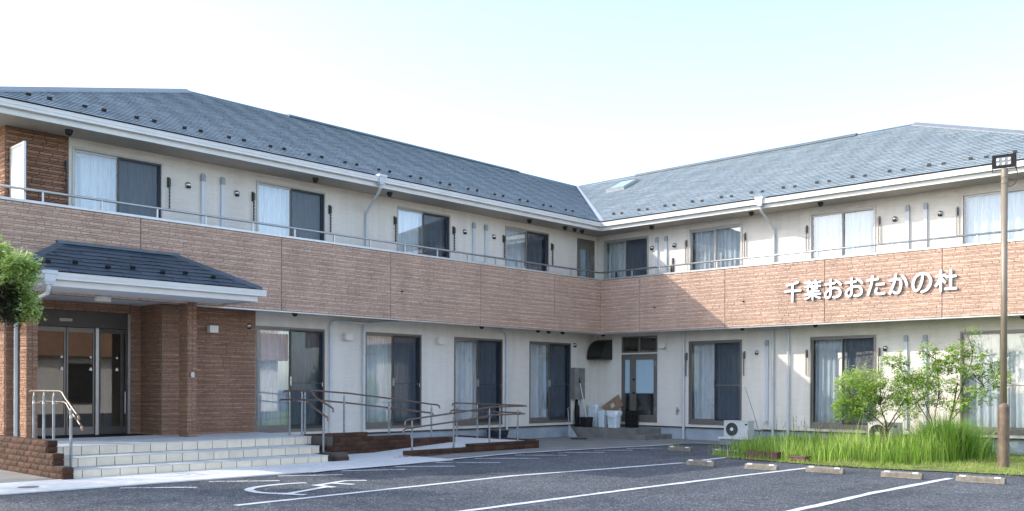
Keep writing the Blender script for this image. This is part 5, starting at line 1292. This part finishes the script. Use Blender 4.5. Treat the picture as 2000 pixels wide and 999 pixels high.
def leafquad(mb, p, s, rnd, tint, droop=.3):
    d = Vector((rnd.gauss(0, 1), rnd.gauss(0, 1), rnd.gauss(-droop, .5))).normalized(); u = d.cross(Vector((rnd.gauss(0, .4), rnd.gauss(0, .4), 1))).normalized()
    nrm = d.cross(u); a = p+d*s; m_ = p+d*s*.5; n = len(mb.v)
    mb.v += [tuple(p), tuple(m_+u*s*.24+nrm*s*.05), tuple(a), tuple(m_-u*s*.24+nrm*s*.05)]; mb.f.append((n, n+1, n+2, n+3)); mb.t.append(tint)
def tree(label, base, stems, clumps, leafmat, per, size, seed, name='small_tree', dark=None, cat='tree'):
    """stems: list of polylines (first one the trunk); clumps: (x,y,z,rx,ry,rz,weight)"""
    t = thing(name, label, cat, base); rnd = random.Random(seed)
    mb = MB(); mb.tube(smoothpath(stems[0][0], 4), stems[0][1], 8, stems[0][2]); mb.build('trunk', 'stem', t)
    mb = MB()
    for P, r0, r1 in stems[1:]: mb.tube(smoothpath(P, 4), r0, 6, r1)
    # twigs into the clumps
    for (x, y, z, rx, ry, rz, w_) in clumps:
        src = min((q for P, *_ in stems for q in P), key=lambda q: (Vector(q)-Vector((x, y, z-rz*.5))).length)
        for k in range(int(5+6*w_)):
            e_ = Vector((x+rnd.uniform(-.8, .8)*rx, y+rnd.uniform(-.8, .8)*ry, z+rnd.uniform(-.5, .8)*rz)); m_ = Vector(src).lerp(e_, .5)+Vector((rnd.gauss(0, .04), rnd.gauss(0, .04), -.02)); mb.tube([src, m_, e_], .006, 4, .0025)
    mb.build('branch', 'stem', t, kind='stuff')
    mb = MB(); md = MB()
    for (x, y, z, rx, ry, rz, w_) in clumps:
        nsp = int(per*w_)
        for k in range(nsp):
            # sprigs: a short shoot with leaves along it
            while True:
                v = Vector((rnd.uniform(-1, 1), rnd.uniform(-1, 1), rnd.uniform(-1, 1)))
                if v.length < 1: break
            v *= (v.length ** -.35) if v.length > .05 else 1
            c = Vector((x+v.x*rx, y+v.y*ry, z+v.z*rz)); nz = noise.noise(c*3.2+Vector((seed, 0, 0)))
            if nz < -.22: continue
            dr = Vector((v.x+rnd.gauss(0, .5), v.y+rnd.gauss(0, .5), v.z*.5+rnd.gauss(-.1, .4))).normalized(); ln = rnd.uniform(.06, .16)
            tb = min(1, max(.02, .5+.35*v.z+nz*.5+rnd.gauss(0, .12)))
            for j in range(7):
                p = c+dr*ln*(j/6)+Vector((rnd.gauss(0, .012), rnd.gauss(0, .012), rnd.gauss(0, .012)))
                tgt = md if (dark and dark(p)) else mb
                leafquad(tgt, p, size*rnd.uniform(.6, 1.25), rnd, min(1, max(.02, tb+rnd.gauss(0, .1))))
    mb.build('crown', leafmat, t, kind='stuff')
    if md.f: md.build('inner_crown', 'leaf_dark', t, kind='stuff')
    return t
# left of the pair on the lawn: dense, rounded, low
bx, by = -1.0, -9.0
def V(yy, zz, xx=0): return (bx+xx, yy, zz)
tree('low rounded light green tree in front of the half hidden air conditioner', (bx, -8.95, 0),
  [([V(-8.95, 0), V(-8.93, .35), V(-8.88, .75)], .035, .02),
   ([V(-8.93, .55), V(-8.6, .85), V(-8.25, 1.05, -.05), V(-8.0, 1.25, .05)], .016, .006), ([V(-8.93, .6), V(-9.1, .95, .1), V(-9.4, 1.35, -.05), V(-9.7, 1.7)], .016, .005),
   ([V(-8.9, .7), V(-8.8, 1.1, -.1), V(-8.75, 1.6, .05), V(-8.7, 2.0)], .014, .005), ([V(-8.93, .5), V(-9.25, .9, -.1), V(-9.65, 1.25, .1), V(-10.0, 1.45)], .014, .005)],
  [(bx, -8.15, 1.42, .42, .36, .50, 1.9), (bx-.1, -8.55, 1.55, .42, .36, .45, 1.5), (bx, -8.0, 1.0, .35, .3, .3, .9), (bx, -8.9, 1.35, .4, .35, .30, .85), (bx+.1, -9.3, 1.45, .42, .38, .34, 1.1), (bx, -9.7, 1.35, .38, .35, .28, .7), (bx-.05, -8.5, 1.02, .35, .4, .22, .8), (bx, -9.75, 1.75, .3, .3, .2, .4), (bx, -9.35, .95, .3, .3, .12, .25)],
  'leaf_light', 340, .058, 41)
# right of the pair: open, multi-stemmed, taller
bx = -1.1
tree('taller open multi-stemmed green tree rising behind the plume grass', (bx, -10.15, 0),
  [([V(-10.15, 0), V(-10.2, .5), V(-10.35, 1.0), V(-10.45, 1.6)], .03, .012),
   ([V(-10.05, .1), V(-9.9, .7, .1), V(-9.75, 1.3, 0), V(-9.7, 1.9)], .018, .006), ([V(-10.1, .1), V(-10.0, .8, -.05), V(-10.05, 1.4, .05), V(-10.0, 2.1)], .016, .005),
   ([V(-10.25, .7), V(-10.6, 1.15, .05), V(-10.95, 1.55, 0), V(-11.2, 1.75)], .014, .005), ([V(-10.35, 1.0), V(-10.55, 1.6, .1), V(-10.75, 2.2), V(-10.6, 2.7)], .014, .004), ([V(-9.9, .7), V(-9.5, 1.3, .1), V(-9.25, 1.9), V(-9.1, 2.2)], .012, .004)],
  [(bx, -9.15, 2.1, .25, .25, .14, .35), (bx, -9.4, 1.75, .28, .26, .17, .4), (bx, -9.85, 2.3, .16, .16, .14, .22), (bx+.1, -9.7, 1.55, .3, .3, .16, .4), (bx, -10.25, 2.0, .32, .28, .18, .5), (bx, -10.5, 2.25, .25, .24, .16, .35), (bx-.05, -10.75, 1.85, .3, .27, .18, .5), (bx, -11.0, 2.05, .25, .24, .17, .42), (bx, -11.2, 1.7, .25, .24, .2, .4), (bx-.1, -10.95, 1.35, .35, .28, .2, .5), (bx, -10.5, 1.1, .28, .25, .15, .35), (bx, -10.3, 1.55, .28, .26, .15, .28), (bx, -10.72, 2.55, .10, .12, .22, .16), (bx, -10.0, 1.95, .2, .2, .1, .2), (bx, -10.05, 1.2, .16, .16, .08, .12)],
  'leaf_mid', 290, .062, 42)
# the tree reaching in at the left edge
def cpt(px, py, D): 
    d = fw*F+r2*(px-1000)+u2*(CY-py); return CAM+d*(D/F)
D0 = 13.2
cl = []
for px, py, rp, w_ in ((-40, 520, 50, 1.2), (2, 505, 24, .8), (20, 520, 26, .8), (48, 512, 20, .55), (58, 535, 18, .4), (-5, 550, 32, 1.0), (28, 566, 28, .8), (54, 580, 20, .55), (66, 600, 15, .35), (46, 605, 16, .35), (-60, 580, 55, 1.2), (5, 592, 24, .7), (-10, 480, 22, .4), (-130, 540, 80, 1.6), (38, 548, 18, .35), (-110, 610, 60, 1.0), (14, 486, 12, .2), (70, 518, 12, .18), (30, 608, 12, .2)):
    q = cpt(px-13, py+3, D0+random.uniform(-.25, .25)); rr = rp*D0/F; cl.append((q.x, q.y, q.z, rr, rr, rr*.95, w_))
tx, ty = -19.3, -.9
for q in ((-20.2, -.2, 3.2, 1.3, 1.7, 1.1), (-19.6, -2.6, 4.9, 1.1, 1.2, 1.9), (-20.0, -2.9, 3.6, 1.2, 1.3, 1.6), (-20.3, .6, 3.2, 1.1, 1.4, 1.3), (-19.7, -1.3, 2.6, .9, 1.5, .8)): cl.append((*q, 3.2))
lowdark = lambda p: (lambda q: q[1] > 552+random.uniform(-12, 12) and q[0] < 38+random.uniform(-14, 14))(proj(p))  # lower-left leaves coloured dark for the shade under the crown
tree('leafy branch of a tree reaching in front of the porch at the left edge', (tx, ty, 0),
  [([(tx, ty, 0), (tx-.05, ty, 1.2), (tx-.2, ty-.02, 2.4), (tx-.4, ty, 4.4)], .13, .06)]+[([(tx+.08, ty, 2.2), tuple(Vector((tx, ty, 2.4)).lerp(Vector(c[:3]), .5)), c[:3]], .022, .006) for c in cl[:7]],
  cl, 'leaf_pale', 430, .058, 43, dark=lowdark)
# extra small debris/grass tufts at the apron edge
mb = MB()
for (cx, cy) in ((-1.15, -5.1), (-1.4, -4.75), (-1.0, -5.5), (-3.95, -6.35), (-1.85, -3.85), (-4.2, -6.6)):
    for i in range(60): blade(mb, cx+rnd.gauss(0, .1), cy+rnd.gauss(0, .07), .0, rnd.uniform(.03, .09 if cx > -3 else .28), rnd.uniform(.1, .9), rnd.uniform(0, 6.28), .004, rnd.uniform(.1, .9), 2)
mb.build('weed_tuft', 'grass', kind='stuff', label='small weed tufts growing along the edge of the concrete', cat='weeds')
print('objects', len(COL.objects), 'tris ~', sum(len(o.data.polygons)*2 for o in COL.objects if o.type == 'MESH'))
